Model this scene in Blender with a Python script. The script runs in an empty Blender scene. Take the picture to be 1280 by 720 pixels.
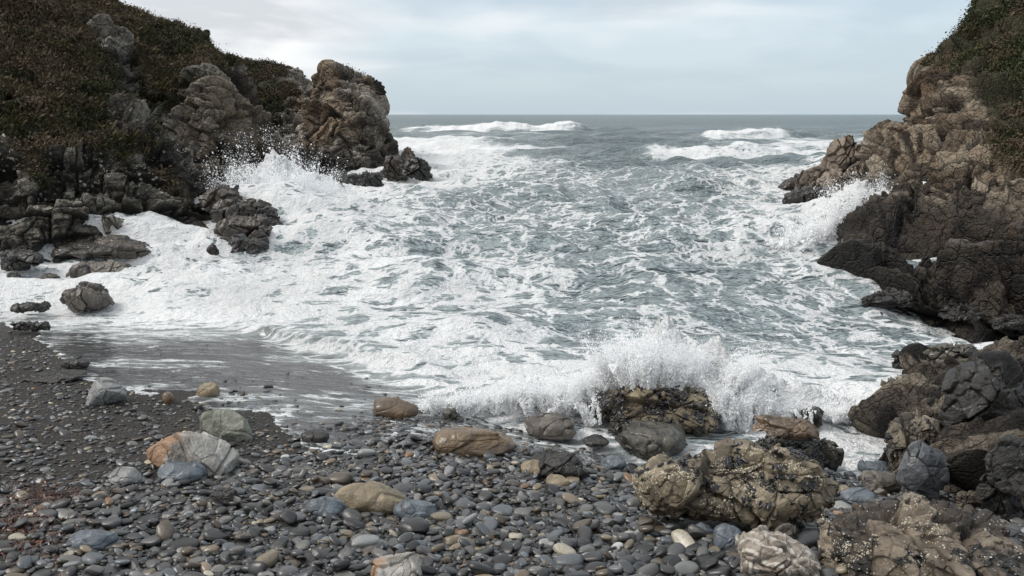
import bpy, math, numpy as np
rng = np.random.default_rng(7)
S = bpy.context.scene
C = S.collection
# ------------------------------------------------------------------ camera maths
F = 1280*28/36.0; HC = 6.0
PITCH = math.atan2(217, F); CP, SP = math.cos(PITCH), math.sin(PITCH)
def ray(px, py):
    u = (np.asarray(px, float)-640)/F; v = (360-np.asarray(py, float))/F
    return u, CP+v*SP, -SP+v*CP
def PY(px, py, Y):
    dx, dy, dz = ray(px, py); t = Y/dy
    return np.stack([dx*t, dy*t, HC+dz*t], -1)
def PZ(px, py, z):
    dx, dy, dz = ray(px, py); t = (z-HC)/dz
    return np.stack([dx*t, dy*t, HC+dz*t], -1)
def proj(x, y, z):
    zz = z-HC; d = y*CP-zz*SP; up = y*SP+zz*CP
    return 640+F*x/d, 360-F*up/d, d
def sst(a, b, x):
    t = np.clip((x-a)/(b-a), 0, 1); return t*t*(3-2*t)
# ------------------------------------------------------------------ noise
_TR = np.random.default_rng(1234); _TF = (_TR.random(65536)*2-1).astype(np.float32); _TU = _TR.integers(0, 2**32, 65536, dtype=np.uint32)
_TP = [_TR.random(65536).astype(np.float32)*.8+.1 for _ in range(3)]
def vn(p, seed=0):
    p = np.asarray(p, np.float32); i = np.floor(p); f = p-i; i = i.astype(np.int32)
    u = f*f*(3-2*f); ux, uy, uz = u[..., 0], u[..., 1], u[..., 2]
    x = i[..., 0]*40503+seed*7919; y = i[..., 1]*30011; z = i[..., 2]*51197
    g = lambda a, b, c: _TF[((x+a*40503) ^ (y+b*30011) ^ (z+c*51197)) & 65535]
    a0 = g(0, 0, 0); a0 = a0+(g(1, 0, 0)-a0)*ux; b0 = g(0, 1, 0); b0 = b0+(g(1, 1, 0)-b0)*ux
    a1 = g(0, 0, 1); a1 = a1+(g(1, 0, 1)-a1)*ux; b1 = g(0, 1, 1); b1 = b1+(g(1, 1, 1)-b1)*ux
    a0 = a0+(b0-a0)*uy; a1 = a1+(b1-a1)*uy
    return a0+(a1-a0)*uz
def fbm(p, oct=4, seed=0, gain=.5, ridge=False):
    r = 0; a = 1; s = 0; q = np.asarray(p, np.float32)
    for k in range(oct):
        n = vn(q, seed+k*17)
        if ridge: n = 1-2*np.abs(n)
        r = r+a*n; s += a; a *= gain; q = q*2.03+11.3
    return r/s
def worley(p, seed=0, cheb=False):
    p = np.asarray(p, np.float32); i = np.floor(p-.5).astype(np.int32); n = p.shape[0]
    F1 = np.full(n, 99., np.float32); F2 = F1.copy(); hid = np.zeros(n, np.int32)
    X, Y, Z = p.T; x = i[:, 0]*40503+seed*7919; y = i[:, 1]*30011; z = i[:, 2]*51197
    fx, fy, fz = X-i[:, 0], Y-i[:, 1], Z-i[:, 2]
    for a in (0, 1):
        for b in (0, 1):
            for c in (0, 1):
                h = ((x+a*40503) ^ (y+b*30011) ^ (z+c*51197)) & 65535
                if cheb: d = np.maximum(np.maximum(np.abs(fx-a-_TP[0][h]), np.abs(fy-b-_TP[1][h])), np.abs(fz-c-_TP[2][h]))**2
                else: d = (fx-a-_TP[0][h])**2+(fy-b-_TP[1][h])**2+(fz-c-_TP[2][h])**2
                m = d < F1; F2 = np.where(m, F1, np.minimum(F2, d)); F1 = np.where(m, d, F1); hid = np.where(m, h, hid)
                if a+b+c == 0: A = a*np.ones(n, np.float32); Bb = A*0; Cx = A*0
                A = np.where(m, a, A) if a+b+c else A; Bb = np.where(m, b, Bb) if a+b+c else Bb; Cx = np.where(m, c, Cx) if a+b+c else Cx
    vec = np.stack([fx-A-_TP[0][hid], fy-Bb-_TP[1][hid], fz-Cx-_TP[2][hid]], 1)
    return np.sqrt(F1), np.sqrt(F2), _TU[hid], vec
def cellvec(h, k):
    h = h*np.uint32(747796405)+np.uint32(k*1013904223 & 0xffffffff); h ^= h >> np.uint32(16); h *= np.uint32(0x7feb352d); h ^= h >> np.uint32(15)
    return np.stack([((h >> np.uint32(s)) & np.uint32(1023)).astype(np.float32)/511.5-1 for s in (0, 10, 20)], 1)
def rot(ax, ay, az):
    cx, sx, cy, sy, cz, sz = math.cos(ax), math.sin(ax), math.cos(ay), math.sin(ay), math.cos(az), math.sin(az)
    return np.array([[1,0,0],[0,cx,-sx],[0,sx,cx]]) @ np.array([[cy,0,sy],[0,1,0],[-sy,0,cy]]) @ np.array([[cz,-sz,0],[sz,cz,0],[0,0,1]])
def rockdisp(p, scales, amps, seed, R=None, stretch=(1, 1, 1), warp=.25, crackd=.25, cheb=False):
    """blocky fractured relief: tilted facet cells with cracks between them"""
    q0 = p @ (R if R is not None else np.eye(3)); q0 = q0/np.array(stretch)
    disp = np.zeros(len(p)); crack = np.zeros(len(p)); cell = None
    for k, (s, a) in enumerate(zip(scales, amps)):
        q = q0/s
        w = np.stack([fbm(q*.9+5*j, 2, seed+90+j) for j in range(3)], 1)
        q = q+w*warp
        f1, f2, h, v = worley(q, seed+k*7, cheb)
        cv = cellvec(h, 3); g = cellvec(h, 5)
        e = f2-f1
        lift = sst(0, .07, e)
        disp += a*(lift*(.3+cv[:, 0]*.55+(v*g).sum(1)*1.05)+.2*cv[:, 0]) - a*crackd*np.exp(-(e/.045)**2)
        crack = np.maximum(crack, np.exp(-(e/.045)**2)*(1, .9, .6, .4)[k])
        if k == min(1, len(scales)-1): cell = cv[:, 1]*.5+.5
    disp += amps[0]*.16*fbm(q0/scales[0]*3.1, 5, seed+33, .6, ridge=True)
    return disp, crack, cell
def blockdisp(p, R, levels, seed, prop=(1., .55, 1.7), rough=.16):
    """bedded and jointed rock: three sets of long fracture planes cut it into tilted blocks"""
    disp = np.zeros(len(p)); crack = np.zeros(len(p)); cell = None
    base = p @ R; wob = np.stack([fbm(base/9+3*j, 3, seed+60+j) for j in range(3)], 1)
    fine = np.stack([fbm(base/1.6+5*j, 2, seed+70+j) for j in range(3)], 1)
    for k, (sz, a) in enumerate(levels):
        r = np.random.default_rng(seed+k); Rk = rot(*(r.uniform(-.3, .3, 3)*(k > 0)))
        S3 = sz*np.array(prop)
        q = ((base+wob*1.1+fine*.16*min(sz, 1.5)) @ Rk)/S3
        q = q+.32*np.sin(q*1.7+k)+.2*np.sin(q*3.9+2*k)            # uneven spacing
        # joints stop at the next bedding plane
        i2 = np.floor(q[:, 1]).astype(np.int32); sh = _TF[(i2*7919+seed*31+k*977) & 65535]; q[:, 0] += sh*2; q[:, 2] += _TF[(i2*5417+seed*13+k*577) & 65535]*2
        i0 = np.floor(q[:, 0]).astype(np.int32); q[:, 2] += _TF[(i0*3571+i2*911+k) & 65535]*1.3
        i = np.floor(q).astype(np.int32); f = q-i-.5
        h = ((i[:, 0]*40503) ^ (i[:, 1]*30011) ^ (i[:, 2]*51197) ^ (seed*7919+k*313)) & 65535
        cv = cellvec(_TU[h], 3); g = cellvec(_TU[h], 5)
        e = ((.5-np.abs(f))*S3/sz).min(1)
        ci = np.exp(-(e/.035)**2)
        disp += a*(cv[:, 0]*.75+(f*g).sum(1)*1.3)-a*.35*ci
        crack = np.maximum(crack, ci*(1, .85, .6, .4)[k])
        if k == 1: cell = cv[:, 1]*.5+.5
    disp += levels[0][1]*rough*fbm(p/levels[0][0]*2.6, 6, seed+33, .62, ridge=True)
    return disp, crack, cell
# ------------------------------------------------------------------ mesh helpers
def mesh_np(name, V, Fc, attrs=None, smooth=True):
    V = np.ascontiguousarray(V, np.float32); Fc = np.ascontiguousarray(Fc, np.int32)
    me = bpy.data.meshes.new(name); n, k = Fc.shape
    me.vertices.add(len(V)); me.vertices.foreach_set('co', V.ravel())
    me.loops.add(n*k); me.loops.foreach_set('vertex_index', Fc.ravel())
    me.polygons.add(n); me.polygons.foreach_set('loop_start', np.arange(0, n*k, k, dtype=np.int32))
    me.polygons.foreach_set('loop_total', np.full(n, k, np.int32))
    me.polygons.foreach_set('use_smooth', np.full(n, smooth, bool))
    me.update(calc_edges=True)
    for a, d in (attrs or {}).items():
        d = np.asarray(d, np.float32)
        if d.ndim == 2:
            at = me.attributes.new(a, 'FLOAT_COLOR', 'POINT')
            if d.shape[1] == 3: d = np.concatenate([d, np.ones((len(d), 1), np.float32)], 1)
            at.data.foreach_set('color', np.ascontiguousarray(d).ravel())
        else:
            at = me.attributes.new(a, 'FLOAT', 'POINT'); at.data.foreach_set('value', np.ascontiguousarray(d))
    return me
def link(name, me, mat=None, loc=(0, 0, 0), label=None, cat=None, group=None, kind=None, parent=None, rotz=0):
    o = bpy.data.objects.new(name, me); C.objects.link(o); o.location = loc
    if rotz: o.rotation_euler[2] = rotz
    if mat is not None and me is not None and not me.materials: me.materials.append(mat)
    if label: o['label'] = label
    if cat: o['category'] = cat
    if group: o['group'] = group
    if kind: o['kind'] = kind
    if parent: o.parent = parent
    return o
def gridfaces(nr, nc):
    i = np.arange(nr*nc).reshape(nr, nc)
    return np.stack([i[:-1, :-1], i[:-1, 1:], i[1:, 1:], i[1:, :-1]], -1).reshape(-1, 4)
_ico = {}
def ico(sub):
    if sub in _ico: return _ico[sub]
    t = (1+5**.5)/2
    V = [(-1,t,0),(1,t,0),(-1,-t,0),(1,-t,0),(0,-1,t),(0,1,t),(0,-1,-t),(0,1,-t),(t,0,-1),(t,0,1),(-t,0,-1),(-t,0,1)]
    Fs = [(0,11,5),(0,5,1),(0,1,7),(0,7,10),(0,10,11),(1,5,9),(5,11,4),(11,10,2),(10,7,6),(7,1,8),(3,9,4),(3,4,2),(3,2,6),(3,6,8),(3,8,9),(4,9,5),(2,4,11),(6,2,10),(8,6,7),(9,8,1)]
    V = np.array(V, float); V /= np.linalg.norm(V[0]); Fa = np.array(Fs)
    for _ in range(sub):
        e = np.concatenate([Fa[:, [0, 1]], Fa[:, [1, 2]], Fa[:, [2, 0]]]); es = np.sort(e, 1)
        u, inv = np.unique(es, axis=0, return_inverse=True); inv = inv.ravel()
        m = V[u].mean(1); m /= np.linalg.norm(m, axis=1)[:, None]; n0 = len(V); V = np.vstack([V, m])
        n = len(Fa); a, b, c = inv[:n]+n0, inv[n:2*n]+n0, inv[2*n:]+n0
        Fa = np.vstack([np.stack([Fa[:, 0], a, c], 1), np.stack([Fa[:, 1], b, a], 1), np.stack([Fa[:, 2], c, b], 1), np.stack([a, b, c], 1)])
    _ico[sub] = (V, Fa); return V, Fa
# ------------------------------------------------------------------ node helper
class NT:
    def __init__(s, name, disp=False):
        s.m = bpy.data.materials.new(name); s.m.use_nodes = True; s.t = s.m.node_tree; s.t.nodes.clear()
        s.out = s.n('ShaderNodeOutputMaterial')
    def n(s, ty, **kw):
        nd = s.t.nodes.new(ty)
        for k, v in kw.items(): setattr(nd, k, v)
        return nd
    def put(s, inp, v):
        if hasattr(v, 'links') or isinstance(v, bpy.types.NodeSocket): s.t.links.new(v, inp)
        elif v is not None:
            if isinstance(v, (tuple, list)) and len(v) == 3 and inp.type == 'RGBA': v = (*v, 1)
            inp.default_value = v
    def coord(s, scale=(1, 1, 1), rotn=(0, 0, 0), obj=False):
        if obj: c = s.n('ShaderNodeTexCoord').outputs['Object']
        else: c = s.n('ShaderNodeNewGeometry').outputs['Position']
        mp = s.n('ShaderNodeMapping'); s.put(mp.inputs[0], c); mp.inputs['Scale'].default_value = scale; mp.inputs['Rotation'].default_value = rotn
        return mp.outputs[0]
    def noise(s, vec, scale, detail=4, rough=.55, dist=0, out=0):
        nd = s.n('ShaderNodeTexNoise'); s.put(nd.inputs['Vector'], vec); s.put(nd.inputs['Scale'], scale)
        nd.inputs['Detail'].default_value = detail; nd.inputs['Roughness'].default_value = rough; nd.inputs['Distortion'].default_value = dist
        return nd.outputs[out]
    def vor(s, vec, scale, feature='F1', out='Distance', rnd=1):
        nd = s.n('ShaderNodeTexVoronoi', feature=feature); s.put(nd.inputs['Vector'], vec); s.put(nd.inputs['Scale'], scale); nd.inputs['Randomness'].default_value = rnd
        return nd.outputs[out]
    def math(s, op, a, b=None, c=None, clamp=False):
        nd = s.n('ShaderNodeMath', operation=op); nd.use_clamp = clamp
        s.put(nd.inputs[0], a); s.put(nd.inputs[1], b); s.put(nd.inputs[2], c); return nd.outputs[0]
    def ss(s, x, a, b, lo=0, hi=1):
        nd = s.n('ShaderNodeMapRange', interpolation_type='SMOOTHSTEP'); s.put(nd.inputs[0], x); s.put(nd.inputs[1], a); s.put(nd.inputs[2], b); s.put(nd.inputs[3], lo); s.put(nd.inputs[4], hi)
        return nd.outputs[0]
    def mix(s, f, a, b, mode='MIX'):
        nd = s.n('ShaderNodeMix', data_type='RGBA', blend_type=mode); s.put(nd.inputs[0], f); s.put(nd.inputs[6], a); s.put(nd.inputs[7], b); return nd.outputs[2]
    def attr(s, name, col=False):
        nd = s.n('ShaderNodeAttribute', attribute_name=name); return nd.outputs['Color' if col else 'Fac']
    def ramp(s, f, stops):
        nd = s.n('ShaderNodeValToRGB'); s.put(nd.inputs[0], f); e = nd.color_ramp.elements
        while len(e) < len(stops): e.new(.5)
        for el, (p, c) in zip(e, stops): el.position = p; el.color = (*c, 1)
        return nd.outputs[0]
    def bump(s, h, strength=.5, dist=.05, normal=None):
        nd = s.n('ShaderNodeBump'); s.put(nd.inputs['Height'], h); nd.inputs['Strength'].default_value = strength; nd.inputs['Distance'].default_value = dist
        if normal is not None: s.put(nd.inputs['Normal'], normal)
        return nd.outputs[0]
    def bsdf(s, col, rough=.6, normal=None, spec=.5, **kw):
        nd = s.n('ShaderNodeBsdfPrincipled'); s.put(nd.inputs['Base Color'], col); s.put(nd.inputs['Roughness'], rough)
        s.put(nd.inputs['Normal'], normal); s.put(nd.inputs['Specular IOR Level'], spec)
        for k, v in kw.items(): s.put(nd.inputs[k.replace('_', ' ')], v)
        s.t.links.new(nd.outputs[0], s.out.inputs[0]); return nd
# ------------------------------------------------------------------ materials
def mat_cliff(name, light, mid, dark, orange, fs=1., lichen=.0, wetz=(1.2, 2.6), moss=.4):
    t = NT(name); P = t.coord(); geo = t.n('ShaderNodeNewGeometry')
    n1 = t.noise(P, .35/fs, 5, .6); n2 = t.noise(P, 1.7/fs, 6, .65); n3 = t.noise(P, 9/fs, 5, .7)
    cell = t.attr('cell'); crack = t.attr('crack'); veg = t.attr('veg'); org = t.attr('org')
    f = t.math('ADD', t.math('MULTIPLY', cell, .35), t.math('MULTIPLY', n2, .65))
    c = t.ramp(f, [(.22, dark), (.45, mid), (.68, light)])
    c = t.mix(t.math('MULTIPLY', t.ss(t.math('ADD', n1, t.math('MULTIPLY', org, .5)), .52, .85), .75), c, orange)
    c = t.mix(t.ss(n3, .35, .75), c, t.mix(.3, c, dark)); c = t.mix(t.ss(cell, .6, 1., 0, .35), c, light); c = t.mix(t.ss(cell, .4, 0., 0, .45), c, dark)
    c = t.mix(t.math('MULTIPLY', crack, .92), c, (dark[0]*.3, dark[1]*.3, dark[2]*.3))
    if lichen > 0:   # pale lichen / barnacle flecks in patches
        zz = t.n('ShaderNodeSeparateXYZ'); t.put(zz.inputs[0], geo.outputs['Position'])
        spots = t.ss(t.math('ADD', t.vor(P, 4.6/fs), t.math('MULTIPLY', t.noise(P, 7, 4, .6), .5)), .62, .48)
        patch = t.ss(t.noise(P, .5/fs, 4, .6), .5-.04*lichen, .62-.04*lichen)
        band = t.math('MULTIPLY', t.ss(zz.outputs[2], 1.8, 3.2), t.ss(zz.outputs[2], 7.5, 5.))
        c = t.mix(t.math('MULTIPLY', t.math('MULTIPLY', spots, patch), band), c, (.62, .6, .54))
    sp = t.n('ShaderNodeSeparateXYZ'); t.put(sp.inputs[0], geo.outputs['Position'])
    wz = t.math('ADD', sp.outputs[2], t.math('MULTIPLY', t.math('SUBTRACT', n1, .5), -3.2))
    wet = t.ss(wz, wetz[1], wetz[0])
    c = t.mix(wet, c, t.mix(.82, c, (.007, .007, .008)))
    # dry slope soil and heath under the tufts
    nv = t.noise(P, 1.1, 6, .7); nv2 = t.noise(P, 6, 4, .7)
    vc = t.ramp(nv, [(.3, (.02, .02, .012)), (.5, (.055, .055, .024)), (.62, (.10, .08, .045)), (.75, (.14, .11, .07))])
    vc = t.mix(t.ss(nv2, .35, .7), t.mix(.6, vc, (.008, .009, .006)), vc)
    vm = t.ss(t.math('ADD', veg, t.math('MULTIPLY', t.math('SUBTRACT', n2, .5), .9)), .42, .58)
    c = t.mix(vm, c, vc)
    wv = t.n('ShaderNodeVectorMath', operation='MULTIPLY_ADD'); t.put(wv.inputs[0], t.noise(P, 1.6/fs, 3, .6, out='Color')); wv.inputs[1].default_value = (.45*fs,)*3; t.put(wv.inputs[2], P)
    ed = t.ss(t.vor(wv.outputs[0], 1.9/fs, 'DISTANCE_TO_EDGE'), 0, .1); ed2 = t.ss(t.vor(wv.outputs[0], 5.2/fs, 'DISTANCE_TO_EDGE'), 0, .12)
    c = t.mix(t.math('MULTIPLY', t.math('SUBTRACT', 1, ed), t.math('SUBTRACT', .3, t.math('MULTIPLY', vm, .3))), c, (dark[0]*.4, dark[1]*.4, dark[2]*.4))
    h = t.math('ADD', t.math('MULTIPLY', t.noise(P, 3.5/fs, 8, .68), 1.1), t.math('MULTIPLY', ed, .4)); h = t.math('ADD', h, t.math('MULTIPLY', ed2, .22))
    nb = t.bump(h, 1., .28*fs)
    rough = t.math('SUBTRACT', .85, t.math('MULTIPLY', wet, .35))
    t.bsdf(c, rough, nb, .35); return t.m
def mat_rock(name, c1, c2, c3, spots=0, spotcol=(.5, .47, .4), black=0, rough=.6, sc=1., crackc=.7, bump=.8, veins=None, wet=0, grad=None):
    t = NT(name); P = t.coord(obj=True)
    cell = t.attr('cell'); crack = t.attr('crack')
    n2 = t.noise(P, 2.3*sc, 7, .65); n3 = t.noise(P, 14*sc, 5, .7); n1 = t.noise(P, .9*sc, 3, .5)
    f = t.math('ADD', t.math('MULTIPLY', n2, .8), t.math('MULTIPLY', cell, .22))
    c = t.ramp(f, [(.32, c3), (.52, c2), (.72, c1)])
    c = t.mix(t.ss(n3, .4, .7, 0, .5), c, t.mix(.5, c, c3))
    if veins:
        w = t.n('ShaderNodeTexWave', wave_type='BANDS', bands_direction='DIAGONAL'); t.put(w.inputs['Vector'], P); w.inputs['Scale'].default_value = 1.6*sc; w.inputs['Distortion'].default_value = 6; w.inputs['Detail'].default_value = 4; w.inputs['Detail Scale'].default_value = 1.3
        c = t.mix(t.ss(w.outputs['Fac'], .62, .9, 0, .7), c, veins)
    if grad:
        sx = t.n('ShaderNodeSeparateXYZ'); t.put(sx.inputs[0], P); c = t.mix(t.ss(t.math('ADD', sx.outputs[0], t.math('MULTIPLY', n2, .9)), .34, .16, 0, .85), c, grad)
    c = t.mix(t.math('MULTIPLY', crack, crackc), c, (c3[0]*.25, c3[1]*.25, c3[2]*.25))
    if black:  # ragged near-black patches; mussel beds on the mussel rock
        nb = t.noise(P, 3.1*sc, 8, .75); b = t.ss(nb, .56-.1*black, .60-.1*black)
        c = t.mix(b, c, (.006, .006, .006))
        rough = t.math('SUBTRACT', rough, t.math('MULTIPLY', b, .3))
    if spots:
        wv = t.n('ShaderNodeVectorMath', operation='MULTIPLY_ADD'); t.put(wv.inputs[0], t.noise(P, 9*sc, 3, .6, out='Color')); wv.inputs[1].default_value = (.06/sc,)*3; t.put(wv.inputs[2], P)
        v = t.math('ADD', t.vor(wv.outputs[0], 30*sc), t.math('MULTIPLY', t.noise(P, 17*sc, 3, .5), .8)); patch = t.ss(t.noise(P, 1.9*sc, 4, .6), .60-.2*spots, .70-.2*spots)
        s_ = t.math('MULTIPLY', t.ss(v, .64, .52), patch); c = t.mix(s_, c, spotcol)
    h = t.noise(P, 6*sc, 9, .7)
    if spots: h = t.math('ADD', h, t.math('MULTIPLY', s_, .25))
    nb = t.bump(h, bump, .06/sc)
    t.bsdf(c, rough, nb, .45, Coat_Weight=wet*.6, Coat_Roughness=.22); return t.m
def mat_stone(name, c1, c2, rough=.5, wet=.15, usecol=False):
    t = NT(name); P = t.coord(obj=True)
    n = t.noise(P, 7, 6, .65); sp = t.noise(P, 60, 3, .6)
    if usecol:
        base = t.attr('col', True); c = t.mix(t.ss(n, .35, .7, 0, .45), base, t.mix(.5, base, (.02, .02, .022)))
    else: c = t.mix(t.ss(n, .3, .7), c1, c2)
    c = t.mix(t.ss(sp, .45, .7, 0, .35), c, t.mix(.6, c, (.01, .01, .01)))
    nb = t.bump(t.math('ADD', t.math('MULTIPLY', n, .5), t.math('MULTIPLY', sp, .3)), .35, .02)
    t.bsdf(c, rough, nb, .45, Coat_Weight=wet, Coat_Roughness=.3); return t.m
# ------------------------------------------------------------------ shore geometry
_fp = [(-500, 392), (-200, 392), (0, 392), (60, 398), (310, 415), (380, 442), (520, 490), (620, 530), (700, 548), (800, 585), (900, 590), (1060, 590), (1180, 600), (1500, 610)]
_fw = np.array([PZ(a, b, 0.05) for a, b in _fp])
def Yf(x): return np.interp(x, _fw[:, 0], _fw[:, 1])
def beach(x, y):
    x = np.asarray(x, float); y = np.asarray(y, float)
    yf = Yf(x); s = 1.5/(yf-7.0)
    up = (yf-y)*s; z = np.where(up > 0, up, np.maximum(up*1.4, -2.5))
    z = np.where(y < 5, z.clip(None, 1.5+(7-5)*s)+(5-y)*.05, z)
    p = np.stack([x*.35, y*.35, x*0], -1)
    z = z+.09*fbm(p, 3, 5)*sst(-.3, .6, up)+.015*fbm(p*9, 3, 8)
    return z
def hit(px, py, dz=0):
    """point where the view ray through a pixel meets the beach"""
    lo, hi = 4., 60.
    for _ in range(40):
        m = (lo+hi)/2; q = PY(px, py, m)
        if q[2] > beach(q[0], q[1])+dz: lo = m
        else: hi = m
    return PY(px, py, lo)
# film edge: how far the thin wash runs up the sand (pixels of the shore line, turned to world)
_ep = [(-500, 400), (0, 400), (40, 412), (70, 440), (95, 468), (150, 488), (250, 498), (330, 520), (385, 556), (430, 572), (470, 556), (520, 548), (600, 560), (680, 585), (740, 600), (800, 625), (860, 640), (1060, 615), (1110, 590), (1300, 600), (1500, 620)]
_ew = np.array([hit(a, b) for a, b in _ep])
# ------------------------------------------------------------------ beach
M_sand = None
def build_beach():
    t = NT('wet dark gravel sand'); P = t.coord()
    n1 = t.noise(P, 1.1, 5, .6); g1 = t.vor(P, 34, out='Color'); g1d = t.vor(P, 34); g2d = t.vor(P, 80); g2 = t.vor(P, 80, out='Color')
    wet = t.attr('wet')
    v = t.n('ShaderNodeSeparateColor'); t.put(v.inputs[0], g1); v2 = t.n('ShaderNodeSeparateColor'); t.put(v2.inputs[0], g2)
    c = t.ramp(v.outputs[0], [(0, (.008, .008, .008)), (.5, (.024, .022, .021)), (.85, (.05, .046, .042)), (1, (.17, .16, .14))])
    c2 = t.ramp(v2.outputs[1], [(0, (.012, .012, .012)), (.6, (.045, .038, .032)), (1, (.1, .085, .07))])
    c = t.mix(t.ss(n1, .4, .6), c, c2)
    c = t.mix(t.ss(g1d, .25, .6, 0, .6), c, (.006, .006, .006))
    c = t.mix(t.ss(t.noise(P, .7, 4, .6), .45, .6, 0, .5), c, t.mix(.5, c, (.05, .038, .03)))
    c = t.mix(wet, c, t.mix(.35, c, (.018, .019, .021)))
    h = t.math('ADD', t.math('MULTIPLY', t.math('SUBTRACT', 1, g1d), .7), t.math('MULTIPLY', t.math('SUBTRACT', 1, g2d), .4))
    hs = t.math('MULTIPLY', h, t.ss(wet, 0, 1, 1, .35))
    nb = t.bump(hs, 1., .035, t.bump(t.noise(P, 9, 5, .7), .6, .03))
    t.bsdf(c, t.ss(wet, 0, 1, .75, .3), nb, .4)
    xs = np.concatenate([np.linspace(-80, -29, 30), np.arange(-28, 13, .055), np.linspace(13.2, 60, 40)])
    ys = np.concatenate([np.linspace(-40, 3.8, 30), np.arange(4, 28, .055), np.linspace(28.5, 60, 30)])
    X, Yy = np.meshgrid(xs, ys); Z = beach(X, Yy)
    yf = Yf(X)+np.zeros_like(X); ye = np.interp(X, _ew[:, 0], _ew[:, 1]) if False else yf-2
    px, py, d = proj(X, np.maximum(Yy, 1), Z)
    wet = sst(.75, .15, Z)
    me = mesh_np('sand', np.stack([X, Yy, Z], -1).reshape(-1, 3), gridfaces(*X.shape), {'wet': wet.ravel()})
    link('beach', me, t.m, kind='structure')
build_beach()
# ------------------------------------------------------------------ sea
_cols = np.arange(0, 1281, 80)
_tab = [
 (145, [0]*17),
 (156, [.05]*17),
 (166, [.1,.1,.1,.1,.1,.1,.35,.4,.3,.12,.08,.1,.15,.1,.05,.05,.05]),
 (185, [.8,.8,.8,.8,.8,1,1.1,1.05,.8,.5,.5,.75,1.,1.,.5,.5,.5]),
 (205, [.9,.9,.9,.9,.9,1,1.1,1.05,.9,.6,.3,.2,.45,.55,.6,.6,.6]),
 (235, [.9,.9,.9,.9,.9,1.1,1.1,.9,.62,.42,.35,.5,.8,1,1,1,1]),
 (265, [.9,.9,.9,.95,1,1,.9,.6,.38,.2,.22,.55,.8,1,.9,.9,.9]),
 (295, [.9,.9,.95,.95,1,.9,.7,.5,.22,.12,.15,.42,.8,.95,.8,.8,.8]),
 (325, [.9,.9,.95,.9,.72,.7,.6,.45,.32,.25,.2,.3,.6,.62,.55,.5,.5]),
 (355, [.95,.95,.95,.85,.78,.72,.62,.52,.42,.35,.28,.32,.45,.58,.5,.5,.5]),
 (385, [.95,.95,.95,.95,.88,.82,.75,.68,.58,.42,.3,.3,.45,.58,.6,.6,.6]),
 (410, [.9,.9,.95,.95,.9,.85,.78,.7,.55,.42,.35,.38,.45,.5,.55,.5,.5]),
 (440, [.2,.2,.25,.25,.35,.6,.75,.88,.75,.6,.6,.6,.5,.5,.6,.6,.6]),
 (470, [.1,.15,.2,.25,.3,.35,.5,.95,1,.95,.95,.95,.9,.8,.85,.8,.8]),
 (500, [.1,.1,.1,.15,.2,.25,.4,.65,1,1,1,1,1,1,.9,.8,.8]),
 (530, [.1,.1,.1,.1,.2,.3,.4,.45,.7,.95,1,1,1,1,.9,.8,.8]),
 (560, [.1,.1,.1,.1,.2,.35,.35,.35,.42,.45,.5,.7,.95,.95,.85,.8,.8]),
 (600, [.1,.1,.1,.1,.2,.3,.3,.3,.35,.35,.35,.4,.6,.6,.6,.6,.6])]
_tr = np.array([r[0] for r in _tab], float); _tv = np.array([r[1] for r in _tab])
def foamdens(px, py):
    r = np.interp(py, _tr, np.arange(len(_tr))); r0 = np.clip(np.floor(r).astype(int), 0, len(_tr)-2); fr = r-r0
    c = np.clip(px/80, 0, 15.999); c0 = np.floor(c).astype(int); fc = c-c0
    return (_tv[r0, c0]*(1-fr)*(1-fc)+_tv[r0, c0+1]*(1-fr)*fc+_tv[r0+1, c0]*fr*(1-fc)+_tv[r0+1, c0+1]*fr*fc)
# breakers: (pixel x from, to, pixel y of the crest's foot, height, front width, back width, bow, foam)
BREAK = [(485, 750, 166, 3.0, 5, 16, 6, 1., 0.), (742, 800, 166, 1.6, 8, 20, 4, 0., 0.),
         (770, 885, 179, 1.5, 7, 24, 2, 0., 0), (862, 1000, 179, 2.3, 4, 14, 2, 1., 0),
         (780, 1060, 197, 1.4, 4, 9, 1, .9, 0), (1000, 1130, 205, .8, 3, 8, 1, .9, 0), (640, 760, 243, .5, 2, 4, 1, .15, 0), (560, 700, 262, .5, 1.5, 4, .5, .2, 0),
         (640, 800, 305, .55, 1.6, 4, .5, 0, 0), (770, 930, 300, .5, 1.2, 3.5, .5, .1, 0), (690, 800, 222, .5, 2, 4, .5, .1, 0), (430, 560, 325, .35, 1, 2.5, 0, .2, 0),
         (300, 560, 448, .24, .4, 1.2, 0, .45, 30)]
def sea_height(X, Y):
    dist = Y
    Z = np.zeros_like(X); r2 = np.random.default_rng(3)
    damp = sst(12, 30, Y)*.85+.15
    for k in range(46):
        lam = .9*(1.115**k); th = r2.normal(0, .38+.3*(lam < 5)); a = .0145*lam**.95*(1.75 if 4.5 < lam < 13 else 1)*(1 if lam < 12 else (12/lam)**.75)
        kx, ky = math.sin(th)*2*math.pi/lam, -math.cos(th)*2*math.pi/lam
        fade = sst(.35, 1.1, lam/(dist*dist/6/995*1.3+1e-3))
        ph = kx*X+ky*Y+r2.uniform(0, 6.28)
        ph = ph+1.1*vn(np.stack([X/lam*.35, Y/lam*.35, X*0+k], -1), 40)
        Z = Z+a*fade*(np.exp(1.1*(np.sin(ph)-1))*2-.883)
    Z = Z*damp
    # short chop
    ch = fbm(np.stack([X*.55, Y*.9, X*0], -1), 5, 61, .55, ridge=True)
    Z = Z+.11*ch*sst(90, 25, Y)*damp*1.3
    ch2 = fbm(np.stack([X*.12, Y*.22, X*0+4], -1), 4, 66, .5, ridge=True)
    Z = Z+.55*ch2*sst(400, 60, Y)*sst(20, 45, Y)
    return Z
FT0, FT1 = .845, .33
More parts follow.
